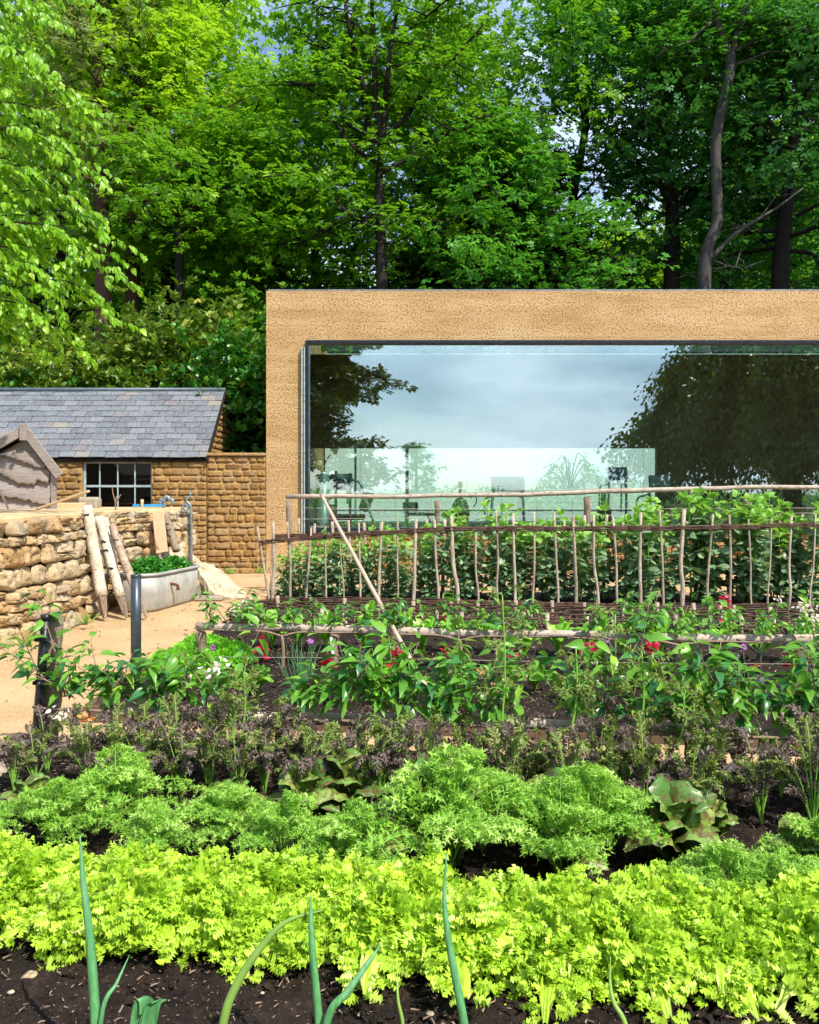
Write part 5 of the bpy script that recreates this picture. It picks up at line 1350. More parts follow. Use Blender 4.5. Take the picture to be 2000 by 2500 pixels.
def tuft(px, py, Y, n_, H, label, name='chive_clump', mat='onion', cat='chives', r_=.0022, spread=.07):
    q = G(px, py, .07) if Y is None else np.array([(px - 1000) * Y / 2000, Y, .07]); t_ = thing(name, label, cat, q); mb = MB()
    for i in range(n_):
        a = rng.normal(0, spread * .4, 3) * (1, 1, 0); e = a * 2.5 + rng.normal(0, spread, 3) * (1, 1, 0) + (0, 0, H * (.7 + .4 * rng.random())); tube(mb, catmull([a, (a + e) / 2 + rng.normal(0, .01, 3), e], 8), [r_, r_, r_ * .3], 4, r=rng.random())
    mb.build('leaves', M[mat], t_); return t_
tuft(728, 1686, None, 34, .36, 'clump of thin green chives in open soil')
tuft(1655, 1640, None, 26, .30, 'grassy chive clump below the purple pompoms')
def pompom(px, py, Y, label):
    q = P(px, py, Y); b = np.array([q[0] + .01, Y, .07]); t_ = thing('allium_flower', label, 'flower', b, 0, 'purple chive pompoms'); mb = MB(); tube(mb, catmull([(0, 0, 0), (.0, 0, .15), q - b], 8), .0022, 5); mb.build('stem', M['onion'], t_)
    mb = MB(); k = 70; d = rdir(k); leaves(mb, np.repeat((q - b)[None], k, 0) + d * .006, d, LB, .022 * np.ones(k), 1.0); mb.build('petals', M['petal_purple'], t_)
pompom(1480, 1562, 6.3, 'purple chive pompom in front of the middle rail'); pompom(1796, 1601, 6.3, 'pale purple pompom, lower one of a pair under the rail'); pompom(1815, 1580, 6.3, 'bright purple pompom, upper one of a pair under rail')
pompom(758, 1566, 6.6, 'small pinkish pompom left of the white plant tag'); pompom(520, 1581, 7.0, 'tiny purple pompom among the parsley')
def blossom(px, py, Y, label, k=24, sp=.03, hang=True):
    q = P(px, py, Y); t_ = thing('apple_blossom', label, 'blossom', q, 0, 'pale apple blossoms'); mb = MB(); c = rng.normal(0, sp, (k, 3)); leaves(mb, c, rdir(k), LNEAR, .026 + .012 * rng.random(k), .8); mb.build('petals', M['petal_white'], t_)
    mb = MB(); tube(mb, catmull([(0, 0, 0), (.01, .02, -.05), (.0, .04, -.14)], 6), .002, 4); mb.build('stalk', M['mustard_stem'], t_)
blossom(524, 1628, 4.3, 'pale peach blossom cluster beside the left rail post'); blossom(145, 1742, 4.25, 'fading cream blossom cluster by the timber post', 20, .022)
blossom(1985, 1495, 6.2, 'white blossom spray at the right edge', 60, .055); blossom(1958, 1478, 6.2, 'small white blossom left of the right edge spray', 14, .025)
blossom(1755, 1492, 8.6, 'small white blossoms between the crimson plants', 14, .03); blossom(1900, 1462, 9.3, 'tiny white blossoms before the bean fence at right', 10, .03)
# white blossom shrub foliage on the right edge
r_ = thing('young_tree', 'leafy young tree with pale shoots at the right edge', 'young tree', (P(1985, 0, 6.3)[0], 6.3, .07)); mb = MB(); tube(mb, catmull([(0, 0, 0), (.01, 0, .3), (0, 0, .68)], 8), [.01, .005], 6); mb.build('stem', M['twig'], r_)
mb = MB(); k = 90; z = .3 + .45 * rng.random(k); az = rng.random(k) * 6.28; d = nrm(np.stack([np.cos(az), np.sin(az), rng.normal(.4, .4, k)], -1)); leaves(mb, np.stack([.05 * np.cos(az), .05 * np.sin(az), z], -1), d, APP, .05 + .03 * rng.random(k), .5); mb.build('leaves', M['apple'], r_)
# orange and salmon flowers low in the bed
for i, (px, py, lab) in enumerate(((1170, 1642, 'salmon pink flower low in the soil right of the pole'), (1205, 1668, 'small orange flower right of the salmon one'), (208, 1760, 'orange flower among purple mustard beside the timber post'), (1842, 1632, 'fallen orange petals beside the forked stem'))):
    Y = 6.2 if px != 208 else 4.3; q = P(px, py, Y); t_ = thing('orange_flower', lab, 'flower', q); mb = MB(); k = 20; leaves(mb, rng.normal(0, .015, (k, 3)), rdir(k, 0, 1), LB, .03 * np.ones(k), .8); mb.build('petals', M['petal_orange'], t_)
    mb = MB(); tube(mb, [(0, 0, 0), (.005, .01, -.08)], .002, 4); mb.build('stalk', M['mustard_stem'], t_)
# salad herbs to fill the middle bed
hp = []
hl = ['low green herb beside the leaning pole foot', 'low green herb left of the slate label', 'low green herb under large apple leaves at centre', 'low green herb right of the pole foot', 'low green herb below the purple flower', 'low green herb left of the forked stem', 'low green herb right of the forked stem', 'low green herb near the right edge of bed', 'low green herb at the left front of middle bed', 'low green herb behind the front rail at centre left', 'low green herb behind the tallest bolting stem', 'low green herb between the two red plants']
for i, (px, v) in enumerate(((1010, 5.9), (620, 6.0), (1120, 6.5), (1230, 5.9), (1400, 6.1), (1700, 6.0), (1900, 6.2), (1980, 5.8), (480, 6.3), (800, 5.8), (1300, 6.4), (1530, 6.5))):
    x = (px - 1000) / 2000 * v; loc = (x, YV(v, x), .07)
    if i < 3: r_ = thing('herb_plant', hl[i], 'herb', loc, 0, 'low herbs in the middle bed'); strap_mesh(r_, 26, .24, None, .17, 'apple', .9); hp.append(r_)
    else: dup(hp[i % 3], loc, rng.random() * 6.28, .8 + .4 * rng.random(), hl[i])
# small sprouting leaves between the low wattle edgings
sp_ = []
for i, x in enumerate(np.arange(-1.7, 4.6, .42)):
    lab = f'pointed green seedling, {nth(i)} from left behind the low woven edging'; loc = (x, YV(9.05, x) , .0)
    if i < 3: r_ = thing('chicory_plant', lab, 'chicory', loc, 0, 'pointed seedlings along the low edging'); strap_mesh(r_, 14, .34, None, .10, 'chard', .5); sp_.append(r_)
    else: dup(sp_[i % 3], loc, rng.random() * 6.28, .7 + .5 * rng.random(), lab)

# plant labels and string
t_ = thing('slate_label', 'small square slate plant label with white lettering', 'plant label', P(876, 1632, 5.75)); mb = MB(); box(mb, (0, 0, .03), (.088, .008, .20), 0, .002, M=basis(np.array([[0, .985, .17]]), np.array([[0, -.17, .985]]))[0]); mb.build('slate', M['slate_tag'], t_)
mb = MB()
for pts in ([(-.022, -.02), (-.022, .008), (-.008, .008), (-.008, -.005), (-.02, -.006)], [(.0, .006), (.0, -.016), (.012, -.016)], [(.018, .012), (.018, -.018), (.03, -.02)]):
    tube(mb, [(a, -.012 - b * .17, .0 + b + .01) for a, b in pts], .0013, 4)
mb.build('lettering', M['white_tag'], t_)
t_ = thing('plant_tag', 'narrow white plant tag hanging from the middle rail', 'plant label', P(811, 1572, 6.75)); mb = MB(); box(mb, (0, 0, -.02), (.024, .004, .15), 0, .001, M=basis(np.array([[0, 1., 0]]), np.array([[-.12, 0, 1.]]))[0]); mb.build('tag', M['white_tag'], t_)
mb = MB(); box(mb, (.001, -.004, -.02), (.006, .003, .06)); mb.build('lettering', M['slate_tag'], t_)
mb = MB(); 
for k in range(1): tube(mb, catmull([P(480, 1604, 6.9), P(900, 1607, 6.7), P(1400, 1616, 6.5), P(2020, 1622, 6.2)], 20), .0016, 4)
tag(mb.build('tie_wire', M['string']), 'thin pale wire stretched beneath the middle rail', 'wire')
mb = MB(); tube(mb, catmull([P(735, 1240, 12.6), P(1200, 1243, 12.4), P(2020, 1240, 11.9)], 20), .003, 4); tag(mb.build('tie_wire', M['string']), 'thin wire stretched beneath the back rail', 'wire')
mb = MB(); tube(mb, catmull([P(705, 1268, 12.6), P(1200, 1262, 12.4), P(2020, 1252, 11.9)], 20), .003, 4); tag(mb.build('tie_wire', M['string']), 'lower thin wire just above the wattle tops', 'wire')

# ---- spring onions and leek at the front
def onion(label, base, leafs, mat='onion'):
    b = np.array(base); t_ = thing('spring_onion', label, 'onion', b, 0, 'onion leaves in the foreground')
    for pts, r_ in leafs:
        mb = MB(); c = catmull([b - b] + [P(px, py, Y) - b for px, py, Y in pts], 24); tube(mb, c, [r_ * .9, r_, r_ * .9, r_ * .6, r_ * .12], 10); mb.build('leaf', M[mat], t_)
onion('onion with tallest upright leaf at far left', (-.775, 2.0, .10), [([(235, 2560, 2.02), (222, 2320, 2.06), (203, 2150, 2.08), (195, 2040, 2.1)], .0125), ([(250, 2470, 2.02), (285, 2400, 2.05), (316, 2332, 2.1)], .006)])
onion('onion with curved yellowing leaf bending right', (-.475, 2.0, .10), [([(545, 2500, 2.02), (580, 2400, 2.04), (640, 2310, 2.06), (700, 2250, 2.08), (790, 2222, 2.1)], .0115)], 'onion_pale')
onion('onion with straight leaf and slanting leaf near centre left', (-.225, 2.0, .10), [([(780, 2520, 2.02), (765, 2350, 2.04), (759, 2250, 2.06), (760, 2180, 2.08)], .0105), ([(800, 2490, 2.0), (850, 2420, 2.02), (900, 2350, 2.05), (930, 2305, 2.08)], .010)])
onion('onion with small pale leaf at centre', (-.02, 2.0, .10), [([(985, 2520, 2.02), (972, 2440, 2.04), (970, 2365, 2.08)], .005)], 'onion_pale')
onion('onion with tall slightly curved leaf right of centre', (.15, 2.0, .10), [([(1136, 2520, 2.02), (1115, 2400, 2.04), (1093, 2280, 2.06), (1085, 2180, 2.08), (1091, 2085, 2.1)], .011)])
onion('onion with short arching leaf at right', (.57, 2.0, .10), [([(1530, 2510, 2.02), (1500, 2450, 2.04), (1490, 2400, 2.06), (1491, 2335, 2.08)], .0065)], 'onion_pale')
b = np.array([-.66, 2.0, .1]); t_ = thing('leek_plant', 'leek with cut folded leaves at bottom left', 'leek', b, 0)
for pts, w in (([(330, 2520), (343, 2450), (350, 2438), (357, 2446), (357, 2475)], .016), ([(360, 2520), (372, 2460), (385, 2447), (392, 2446)], .018), ([(345, 2530), (364, 2470), (372, 2450)], .015)):
    mb = MB(); c = catmull([P(a, q, 2.06) - b for a, q in pts], 14); x = np.array([1., .35, 0]) * w; gridsurf(mb, np.stack([c - x, c + (0, .010, 0), c + x], 1), .6); gridsurf(mb, np.stack([c - x + (0, .002, 0), c + (0, .012, 0), c + x + (0, .002, 0)], 1), .6); mb.build('leaf', M['onion'], t_)
# stones on the soil
def pebble(px, py, s, label, mat):
    q = G(px, py, .11); mb = MB(); k = 90; d = rdir(k)
    lathe(mb, [(0, .3), (.35, .26), (.55, .1), (.6, -.05), (.4, -.25), (0, -.3)], (0, 0, 0), 9, .6); mb.V[-1] = mb.V[-1] * (1 + rng.normal(0, .09, mb.V[-1].shape)) * s * np.array([1.1, .9, .8]); o = mb.build('pebble', mat); o.location = tuple(q + (0, 0, .006)); o.rotation_euler = (0, .2, rng.random() * 3); tag(o, label, 'stone', 'pebbles lying on the dark soil')
pebble(72, 2387, .042, 'reddish brown stone at left on the soil', M['stone_dry']); pebble(27, 2427, .02, 'small pale stone at the left edge', M['slab']); pebble(641, 2429, .012, 'tiny white stone below the lettuces', M['slab']); pebble(1050, 2480, .02, 'grey flint near the bottom centre', M['slab_grey'])

# ================================================================== TREES
def tree(label, name, base, H, R0, crown, leafm, nleaf, lsz, trunk_pts=None, lean=(0, 0), barkm='bark_dark', nl=22, z0=.25, group=None, droop=0.0, spray=.55, T=None, flat=.35, limb_el=(15, 55), limbs=None, cat='tree', shape=1.0, twigs=True, extra_limbs=()):
    """base (x,y,0); crown = max horizontal reach"""
    b = np.array(base, float); r_ = thing(name, label, cat, b, 0, group); T = T or PAL; nleaf = int(nleaf * .26); lsz *= 1.75
    wb = MB(); lf = MB()
    if trunk_pts is None:
        tp = [np.zeros(3)]
        for i in range(1, 6): f = i / 5; tp.append(np.array([lean[0] * f + rng.normal(0, .015 * H * .5), lean[1] * f + rng.normal(0, .01 * H), H * .93 * f]))
        tp[0][2] = -.1
    else: tp = [np.asarray(q) - b for q in trunk_pts]
    c = catmull(tp, 22); tube(wb, c, [R0 * 1.15, R0 * .95, R0 * .8, R0 * .55, R0 * .2], 9, jit=.12)
    tips = []; ztop = c[-1][2]
    for i in range(nl):
        f = z0 + (1 - z0) * (i + rng.random() * .6) / nl; f = min(f, .98); k = f * 21; k0 = int(k); p0 = c[k0] * (1 - (k - k0)) + c[min(21, k0 + 1)] * (k - k0)
        fr_ = (f - z0) / (1 - z0); reach = crown * (math.sin(min(1, (.18 + fr_ * .82)) * PI) ** .6 * .9 + .25) * (.65 + .5 * rng.random()) * (1 - .35 * fr_ * shape)
        az = i * 2.4 + rng.normal(0, .35); el = math.radians(limb_el[0] + (limb_el[1] - limb_el[0]) * fr_ + rng.normal(0, 8)); d = np.array([math.cos(az) * math.cos(el), math.sin(az) * math.cos(el), math.sin(el)])
        e = p0 + d * reach; e[2] -= droop * reach; m_ = p0 + (e - p0) * .5 + rng.normal(0, .08 * reach, 3) + np.array([0, 0, .06 * reach])
        lc = catmull([p0, p0 * .7 + e * .3 + rng.normal(0, .03 * reach, 3), m_, e], 14); tube(wb, lc, [R0 * .34 * (1 - .55 * f), R0 * .2 * (1 - .5 * f), R0 * .05], 6, jit=.1)
        ns = 7
        for q in range(ns):
            g_ = .30 + .70 * (q + rng.random()) / ns; s0 = lc[min(13, int(g_ * 13))]; dd = nrm(d + rng.normal(0, .55, 3) + np.array([0, 0, .05 - droop])); L_ = reach * (.20 + .25 * rng.random()); s1 = s0 + dd * L_ + np.array([0, 0, -droop * L_ * .6])
            sc_ = catmull([s0, (s0 + s1) / 2 + rng.normal(0, .05 * L_, 3), s1], 6); tube(wb, sc_, [R0 * .09 + .006, .006], 4, cap=False)
            for w in range(4):
                tips.append(sc_[2 + w if w < 4 else 5] + rng.normal(0, spray * .35, 3))
    tips = np.array(tips); tips = tips[tips[:, 2] > .3]; per = max(1, nleaf // len(tips)); N_ = len(tips) * per
    cl = np.repeat(tips, per, 0); tone = np.repeat(np.clip(rng.normal(.5, .18, len(tips)), 0, 1), per)
    off = rng.normal(0, 1, (N_, 3)) * np.array([spray, spray, spray * flat]) * .72; pos = cl + off - np.array([0, 0, 1.]) * (np.linalg.norm(off[:, :2], axis=1) ** 2 * .25)[:, None]
    d = nrm(off * np.array([1, 1, .3]) + rng.normal(0, .35 * spray, (N_, 3)) - np.array([0, 0, .25 * spray]))
    leaves(lf, pos, d, T, lsz * 1.3 * (.6 + .7 * rng.random(N_)), .3, np.clip(tone + rng.normal(0, .15, N_), 0, 1))
    wb.build('trunk', M[barkm], r_); lf.build('crown', M[leafm], r_); return r_
# the pale-barked tree with the S-bend, right
Yt = 24.5
tp = [P(px, py, Yt) for px, py in ((1719, 1235), (1718, 900), (1719, 704), (1727, 609), (1751, 539), (1749, 435), (1748, 348), (1759, 278), (1780, 191), (1784, 133))]
b = np.array([tp[0][0], Yt, 0]); r_ = thing('tall_tree', 'tall grey-barked tree with curving trunk forking at top right', 'tree', b)
wb = MB(); tube(wb, catmull([q - b for q in tp], 40), [.24, .20, .165, .155, .145, .15], 14, jit=.08)
limb = [([(1784, 140), (1762, 80), (1745, 30), (1732, -60), (1720, -180)], .15), ([(1784, 140), (1800, 80), (1818, 30), (1835, -40), (1850, -180)], .14), ([(1792, 125), (1830, 105), (1880, 72), (1925, 45), (1955, 0), (1990, -60)], .09),
        ([(1795, 158), (1830, 145), (1885, 125), (1930, 135), (1960, 160)], .05), ([(1735, 55), (1700, 85), (1680, 105), (1640, 112), (1600, 140)], .06), ([(1800, 78), (1818, 65), (1835, 62)], .05), ([(1738, 630), (1790, 575), (1850, 535), (1900, 505), (1960, 460)], .09), ([(1738, 665), (1780, 650), (1830, 660)], .03), ([(1708, 90), (1705, 130), (1700, 165)], .03), ([(1900, 62), (1950, 72), (2010, 66)], .05)]
tips = []
for pts, r0 in limb:
    c = catmull([P(px, py, Yt + rng.normal(0, .15) * (i > 0)) - b for i, (px, py) in enumerate(pts)], 16); tube(wb, c, [r0 * .78, r0 * .55, r0 * .28], 8, jit=.1)
    for k in range(int(7)):
        s0 = c[5 + int(rng.integers(11))]; dd = rdir(1, -.2, .7)[0]; dd[1] = abs(dd[1]); L_ = .8 + 1.6 * rng.random(); s1 = s0 + dd * L_; tube(wb, catmull([s0, (s0 + s1) / 2 + rng.normal(0, .1, 3), s1], 6), [.025, .008], 4); 
        if c[-1][2] > 13: tips += [s0 + dd * L_ * f for f in (.4, .6, .8, 1.0, 1.1)]
for k in range(110): tips.append(P(1330 + 700 * rng.random(), -250 + 330 * rng.random() ** .8, Yt + 2.0 + rng.normal(0, .9)) - b)
tips = np.array(tips); per = 10; N_ = len(tips) * per; off = rng.normal(0, 1, (N_, 3)) * (.5, .5, .22); lf = MB()
leaves(lf, np.repeat(tips, per, 0) + off, nrm(off + rng.normal(0, .2, (N_, 3)) - (0, 0, .15)), PAL, .27 * (.5 + .8 * rng.random(N_)), .3, np.clip(np.repeat(rng.normal(.5, .2, len(tips)), per) + rng.normal(0, .15, N_), 0, 1))
wb.build('trunk', M['bark_grey'], r_); lf.build('crown', M['leaf_mid'], r_)
# the dark multi-stemmed oak, centre
Yo = 23.9
b = np.array([P(925, 0, Yo)[0], Yo, 0])
r_ = thing('oak_tree', 'big dark oak with several upright stems behind building', 'tree', b); wb = MB(); lf = MB(); tips = []
stems = [([(935, 1235), (932, 700), (930, 590), (925, 470), (928, 390), (932, 340)], .30), ([(930, 350), (905, 330), (893, 270), (885, 200), (872, 140), (850, 60), (835, -80)], .17), ([(932, 345), (918, 260), (915, 180), (912, 90), (905, -60)], .17), ([(934, 340), (940, 250), (948, 170), (960, 80), (985, -60)], .16), ([(930, 400), (890, 380), (860, 355), (830, 320), (800, 270)], .10), ([(935, 330), (975, 300), (1010, 260), (1050, 200), (1120, 130), (1180, 60)], .12), ([(925, 560), (880, 540), (850, 520), (815, 480), (790, 430)], .07), ([(935, 420), (990, 390), (1060, 350), (1130, 300), (1200, 280)], .10),
         ([(905, 330), (860, 310), (800, 250), (740, 210), (680, 195)], .08), ([(880, 200), (840, 150), (790, 120), (720, 90)], .06), ([(905, 120), (870, 60), (800, 20), (740, 5)], .05), ([(970, 90), (1030, 50), (1090, 0), (1150, -50)], .06), ([(1000, 560), (1060, 540), (1120, 545)], .05), ([(850, 520), (800, 560), (740, 590), (690, 590)], .05)]
for pts, r0 in stems:
    c = catmull([P(px, py, Yo + (rng.normal(0, .5) if i > 1 else 0)) - b for i, (px, py) in enumerate(pts)], 18); tube(wb, c, [r0 * .62, r0 * .48, r0 * .26], 9, jit=.12)
    if r0 > .29: continue
    for k in range(10):
        s0 = c[4 + int(rng.integers(14))]; dd = rdir(1, -.3, .7)[0]; dd[1] = abs(dd[1]); L_ = .9 + 1.7 * rng.random(); s1 = s0 + dd * L_; sc_ = catmull([s0, (s0 + s1) / 2 + rng.normal(0, .15, 3), s1], 7); tube(wb, sc_, [.03, .008], 4); tips += [sc_[i] for i in (3, 4, 5, 6)]
for k in range(170):
    px, py = 600 + 900 * rng.random(), -150 + 720 * rng.random()
    if py < 260 and 620 < px < 860 and rng.random() < .75: continue
    if 380 < py and px > 1000: continue
    tips.append(P(px, py, Yo + 1.8 + rng.normal(0, 1.0)) - b)
tips = np.array(tips); per = 9; N_ = len(tips) * per; off = rng.normal(0, 1, (N_, 3)) * (.55, .55, .16)
leaves(lf, np.repeat(tips, per, 0) + off, nrm(off + rng.normal(0, .2, (N_, 3)) - (0, 0, .15)), PAL, .29 * (.5 + .8 * rng.random(N_)), .3, np.clip(np.repeat(rng.normal(.5, .22, len(tips)), per) + rng.normal(0, .15, N_), 0, 1))
wb.build('trunk', M['bark_dark'], r_); lf.build('crown', M['leaf_oak'], r_)
# other woodland trees, each placed by pixel column and distance
def X_(px, Y): return (px - 1000) / 2000 * Y
def tpts(lst, Y): return [P(a, q, Y) for a, q in lst]
WG = 'woodland trees behind the buildings'
tree('brown-trunked conifer-like tree beyond the left shrubs', 'woodland_tree', (X_(250, 25), 25, 0), 17, .24, 3.0, 'leaf_grey', 16000, .10, tpts([(252, 1230), (252, 670), (250, 560), (243, 400), (243, 170), (238, 0), (236, -120)], 25), barkm='bark_brown', nl=26, z0=.35, group=WG, spray=.5)
tree('slender sycamore with pale yellow-green crown at upper left', 'woodland_tree', (X_(325, 27), 27, 0), 18, .22, 4.2, 'leaf_lime', 21000, .13, tpts([(322, 1230), (325, 670), (330, 560), (345, 430), (350, 340), (352, 255), (345, 100), (350, -80)], 27), barkm='bark_brown', nl=26, z0=.33, group=WG)
tree('forked tree with yellow-green leaves left of the oak', 'woodland_tree', (X_(410, 30), 30, 0), 20, .24, 5.0, 'leaf_lime', 20000, .15, tpts([(412, 1230), (410, 650), (420, 560), (440, 430), (455, 300), (470, 150), (480, -60)], 30), nl=26, z0=.3, group=WG)
tree('low spreading maple with layered green sprays left of centre', 'woodland_tree', (X_(437, 24.5), 24.5, 0), 10, .14, 4.2, 'leaf_oak', 17000, .12, tpts([(437, 1230), (438, 640), (450, 560), (500, 470), (560, 400)], 24.5), nl=20, z0=.35, group=WG, flat=.2, limb_el=(5, 30))
tree('layered green maple directly behind the building corner', 'woodland_tree', (X_(690, 27.5), 27.5, 0), 13.5, .18, 4.0, 'leaf_oak', 19000, .125, None, nl=26, z0=.3, group=WG, flat=.2, limb_el=(0, 35))
tree('bright backlit yellow-green tree in the wood behind the maple', 'woodland_tree', (X_(560, 38), 38, 0), 19, .3, 6.5, 'leaf_lime', 20000, .2, None, nl=26, z0=.2, group=WG, spray=.8)
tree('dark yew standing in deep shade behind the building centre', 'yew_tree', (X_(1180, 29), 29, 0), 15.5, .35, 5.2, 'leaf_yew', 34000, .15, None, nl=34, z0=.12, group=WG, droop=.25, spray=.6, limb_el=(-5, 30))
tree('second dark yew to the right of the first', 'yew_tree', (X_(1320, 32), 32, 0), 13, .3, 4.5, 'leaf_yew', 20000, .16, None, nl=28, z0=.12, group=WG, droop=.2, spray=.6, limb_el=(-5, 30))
tree('catkin-hung oak with drooping mid-green sprays above the roof centre', 'woodland_tree', (X_(1230, 25.5), 25.5, 0), 13.5, .2, 3.9, 'leaf_mid', 17000, .12, None, nl=26, z0=.42, group=WG, flat=.22, droop=.15, limb_el=(0, 45))
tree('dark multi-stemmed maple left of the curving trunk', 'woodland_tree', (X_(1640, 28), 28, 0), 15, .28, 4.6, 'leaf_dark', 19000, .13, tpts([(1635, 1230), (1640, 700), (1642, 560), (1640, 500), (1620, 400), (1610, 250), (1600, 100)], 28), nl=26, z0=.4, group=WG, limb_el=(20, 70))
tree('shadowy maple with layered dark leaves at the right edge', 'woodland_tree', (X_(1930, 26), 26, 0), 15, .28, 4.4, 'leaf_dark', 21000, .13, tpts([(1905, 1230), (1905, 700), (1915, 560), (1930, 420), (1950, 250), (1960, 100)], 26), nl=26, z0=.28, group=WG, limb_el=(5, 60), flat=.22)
tree('bright sunlit tree deep in the wood at right', 'woodland_tree', (X_(1900, 42), 42, 0), 20, .3, 7.5, 'leaf_lime', 20000, .22, None, nl=26, z0=.1, group=WG, spray=.9)
tree('bright sunlit tree deep in the wood behind the dark maple', 'woodland_tree', (X_(1560, 43), 43, 0), 15, .3, 6.5, 'leaf_lime', 15000, .22, None, nl=22, z0=.1, group=WG, spray=.9)
tree('tall green tree filling the top right corner', 'woodland_tree', (X_(2080, 31), 31, 0), 22, .35, 6.0, 'leaf_mid', 22000, .15, None, nl=28, z0=.3, group=WG)
tree('tall light green tree beyond the far left', 'woodland_tree', (X_(80, 34), 34, 0), 22, .35, 6.0, 'leaf_lime', 20000, .17, None, nl=28, z0=.25, group=WG)
tree('green ash reaching over the roof between oak and curved trunk', 'woodland_tree', (X_(1420, 30), 30, 0), 21, .25, 5.4, 'leaf_mid', 19000, .14, None, nl=28, z0=.4, group=WG)
tree('half hidden green tree between sycamore and oak', 'woodland_tree', (X_(640, 33), 33, 0), 15.5, .25, 5.0, 'leaf_oak', 17000, .16, None, nl=24, z0=.2, group=WG)

tree('mid-green oak filling the gap between the left trees and the big oak', 'woodland_tree', (X_(760, 29.5), 29.5, 0), 17, .22, 5.2, 'leaf_oak', 20000, .13, None, nl=28, z0=.25, group=WG, flat=.22, limb_el=(0, 50))
tree('leafy green tree rising just right of the big oak stems', 'woodland_tree', (X_(1080, 31), 31, 0), 20, .25, 5.4, 'leaf_oak', 22000, .14, None, nl=30, z0=.35, group=WG, flat=.22, limb_el=(0, 50))
tree('light green tree between the two bright trees at upper left', 'woodland_tree', (X_(160, 28), 28, 0), 19, .22, 4.6, 'leaf_lime', 19000, .13, None, nl=28, z0=.25, group=WG, flat=.25)
tree('mid-green tree behind the curving trunk', 'woodland_tree', (X_(1760, 33), 33, 0), 21, .25, 5.6, 'leaf_mid', 20000, .15, None, nl=28, z0=.3, group=WG, flat=.25)
def shrub(label, name, c, rad, nn, mat, sz, T=(LEAF_A, LEAF_A_F), seeds=60, group=None, z=0):
    b = np.array([c[0], c[1], 0.]); r_ = thing(name, label, 'shrub', b, 0, group); wb = MB(); lf = MB(); rad = np.array(rad)
    t = rdir(seeds, -.2, 1) * (.72 + .38 * rng.random((seeds, 1))) * rad; t[:, 2] += z
    t = t[t[:, 2] > .1]
    for q in t[::3]: tube(wb, catmull([(rng.normal(0, .2), rng.normal(0, .2), 0), q * (.45, .45, .6), q], 8), [.05, .01], 5)
    per = nn // len(t); N_ = len(t) * per; s_ = rad.mean() * .20; off = rng.normal(0, s_, (N_, 3)) * (1, 1, .75); out = np.repeat(nrm(t), per, 0)
    k = 9; idx = np.arange(N_) // k      # leaves in rosettes
    cen = off[idx * k]; tw = rng.normal(0, .03, (N_, 3)); d = nrm(out[idx * k] * .7 + rdir(N_, -.4, 1) * .9)
    leaves(lf, np.repeat(t, per, 0) + cen + tw + d * .03, d, T, sz * (.7 + .6 * rng.random(N_)), .5, np.clip(np.repeat(rng.random(N_ // k + 1) ** 1.3, k)[:N_] * .8 + rng.normal(.1, .1, N_), 0, 1))
    wb.build('branches', M['bark_dark'], r_); lf.build('foliage', M[mat], r_)
SG = 'shrubs behind the outbuilding'
shrub('golden-green laurel shrub above the slate roof', 'laurel_shrub', (X_(420, 20.5), 20.5), (2.4, 1.4, 6.3), 30000, 'leaf_laurel', .15, LB, 130, SG)
shrub('yellowish laurel shrub behind left part of the slate roof', 'laurel_shrub', (X_(180, 20), 20), (2.3, 1.4, 5.0), 22000, 'leaf_laurel', .14, LB, 110, SG)
shrub('glossy green laurel between outbuilding and earth building', 'laurel_shrub', (X_(575, 19.2), 19.2), (1.25, 1.2, 5.0), 18000, 'leaf_laurel_green', .15, LB, 90, SG)
shrub('green laurel at the far left behind the bright branches', 'laurel_shrub', (X_(-20, 20), 20), (2.3, 1.4, 4.6), 12000, 'leaf_laurel_green', .15, LB, 80, SG)
shrub('leafy green undergrowth bush just left of the building top', 'laurel_shrub', (X_(600, 23), 23), (2.0, 1.2, 6.8), 14000, 'leaf_oak', .14, LB, 90, SG)

# near tree at left, drooping bright branches
b = np.array([-8.2, 10.2, 0.]); r_ = thing('hornbeam_tree', 'near tree at left with bright drooping leafy branches', 'tree', b); wb = MB(); lf = MB()
tube(wb, catmull([(0, 0, -.1), (.1, 0, 2.5), (.2, .1, 5), (.1, 0, 8)], 16), [.28, .2, .1], 12, jit=.1)
tipsL = [(238, 40, 9.6), (200, 15, 9.9), (130, 90, 9.2), (110, 170, 9.3), (150, 235, 9.0), (100, 110, 9.8), (255, 325, 9.3), (225, 300, 9.7), (248, 455, 9.2), (215, 430, 9.6), (180, 400, 9.0), (232, 540, 9.5), (190, 520, 9.1), (300, 610, 9.2), (265, 580, 9.6), (230, 655, 9.0), (180, 640, 9.4), (342, 716, 9.2), (300, 700, 9.7), (290, 800, 9.1), (250, 760, 9.4), (180, 800, 9.2), (212, 880, 9.2), (160, 850, 9.6), (100, 870, 9.3), (60, 860, 9.7), (110, 790, 9.0), (60, 700, 9.2), (110, 600, 9.6), (60, 520, 9.0), (100, 350, 9.3), (50, 250, 9.0), (60, 30, 9.2), (30, 420, 9.5), (30, 780, 9.5), (40, 610, 9.2), (140, 480, 9.3), (160, 700, 9.7), (220, 380, 9.5), (150, 60, 10.0), (20, 130, 9.0), (90, 690, 9.0), (40, 330, 9.7), (130, 560, 9.8)]
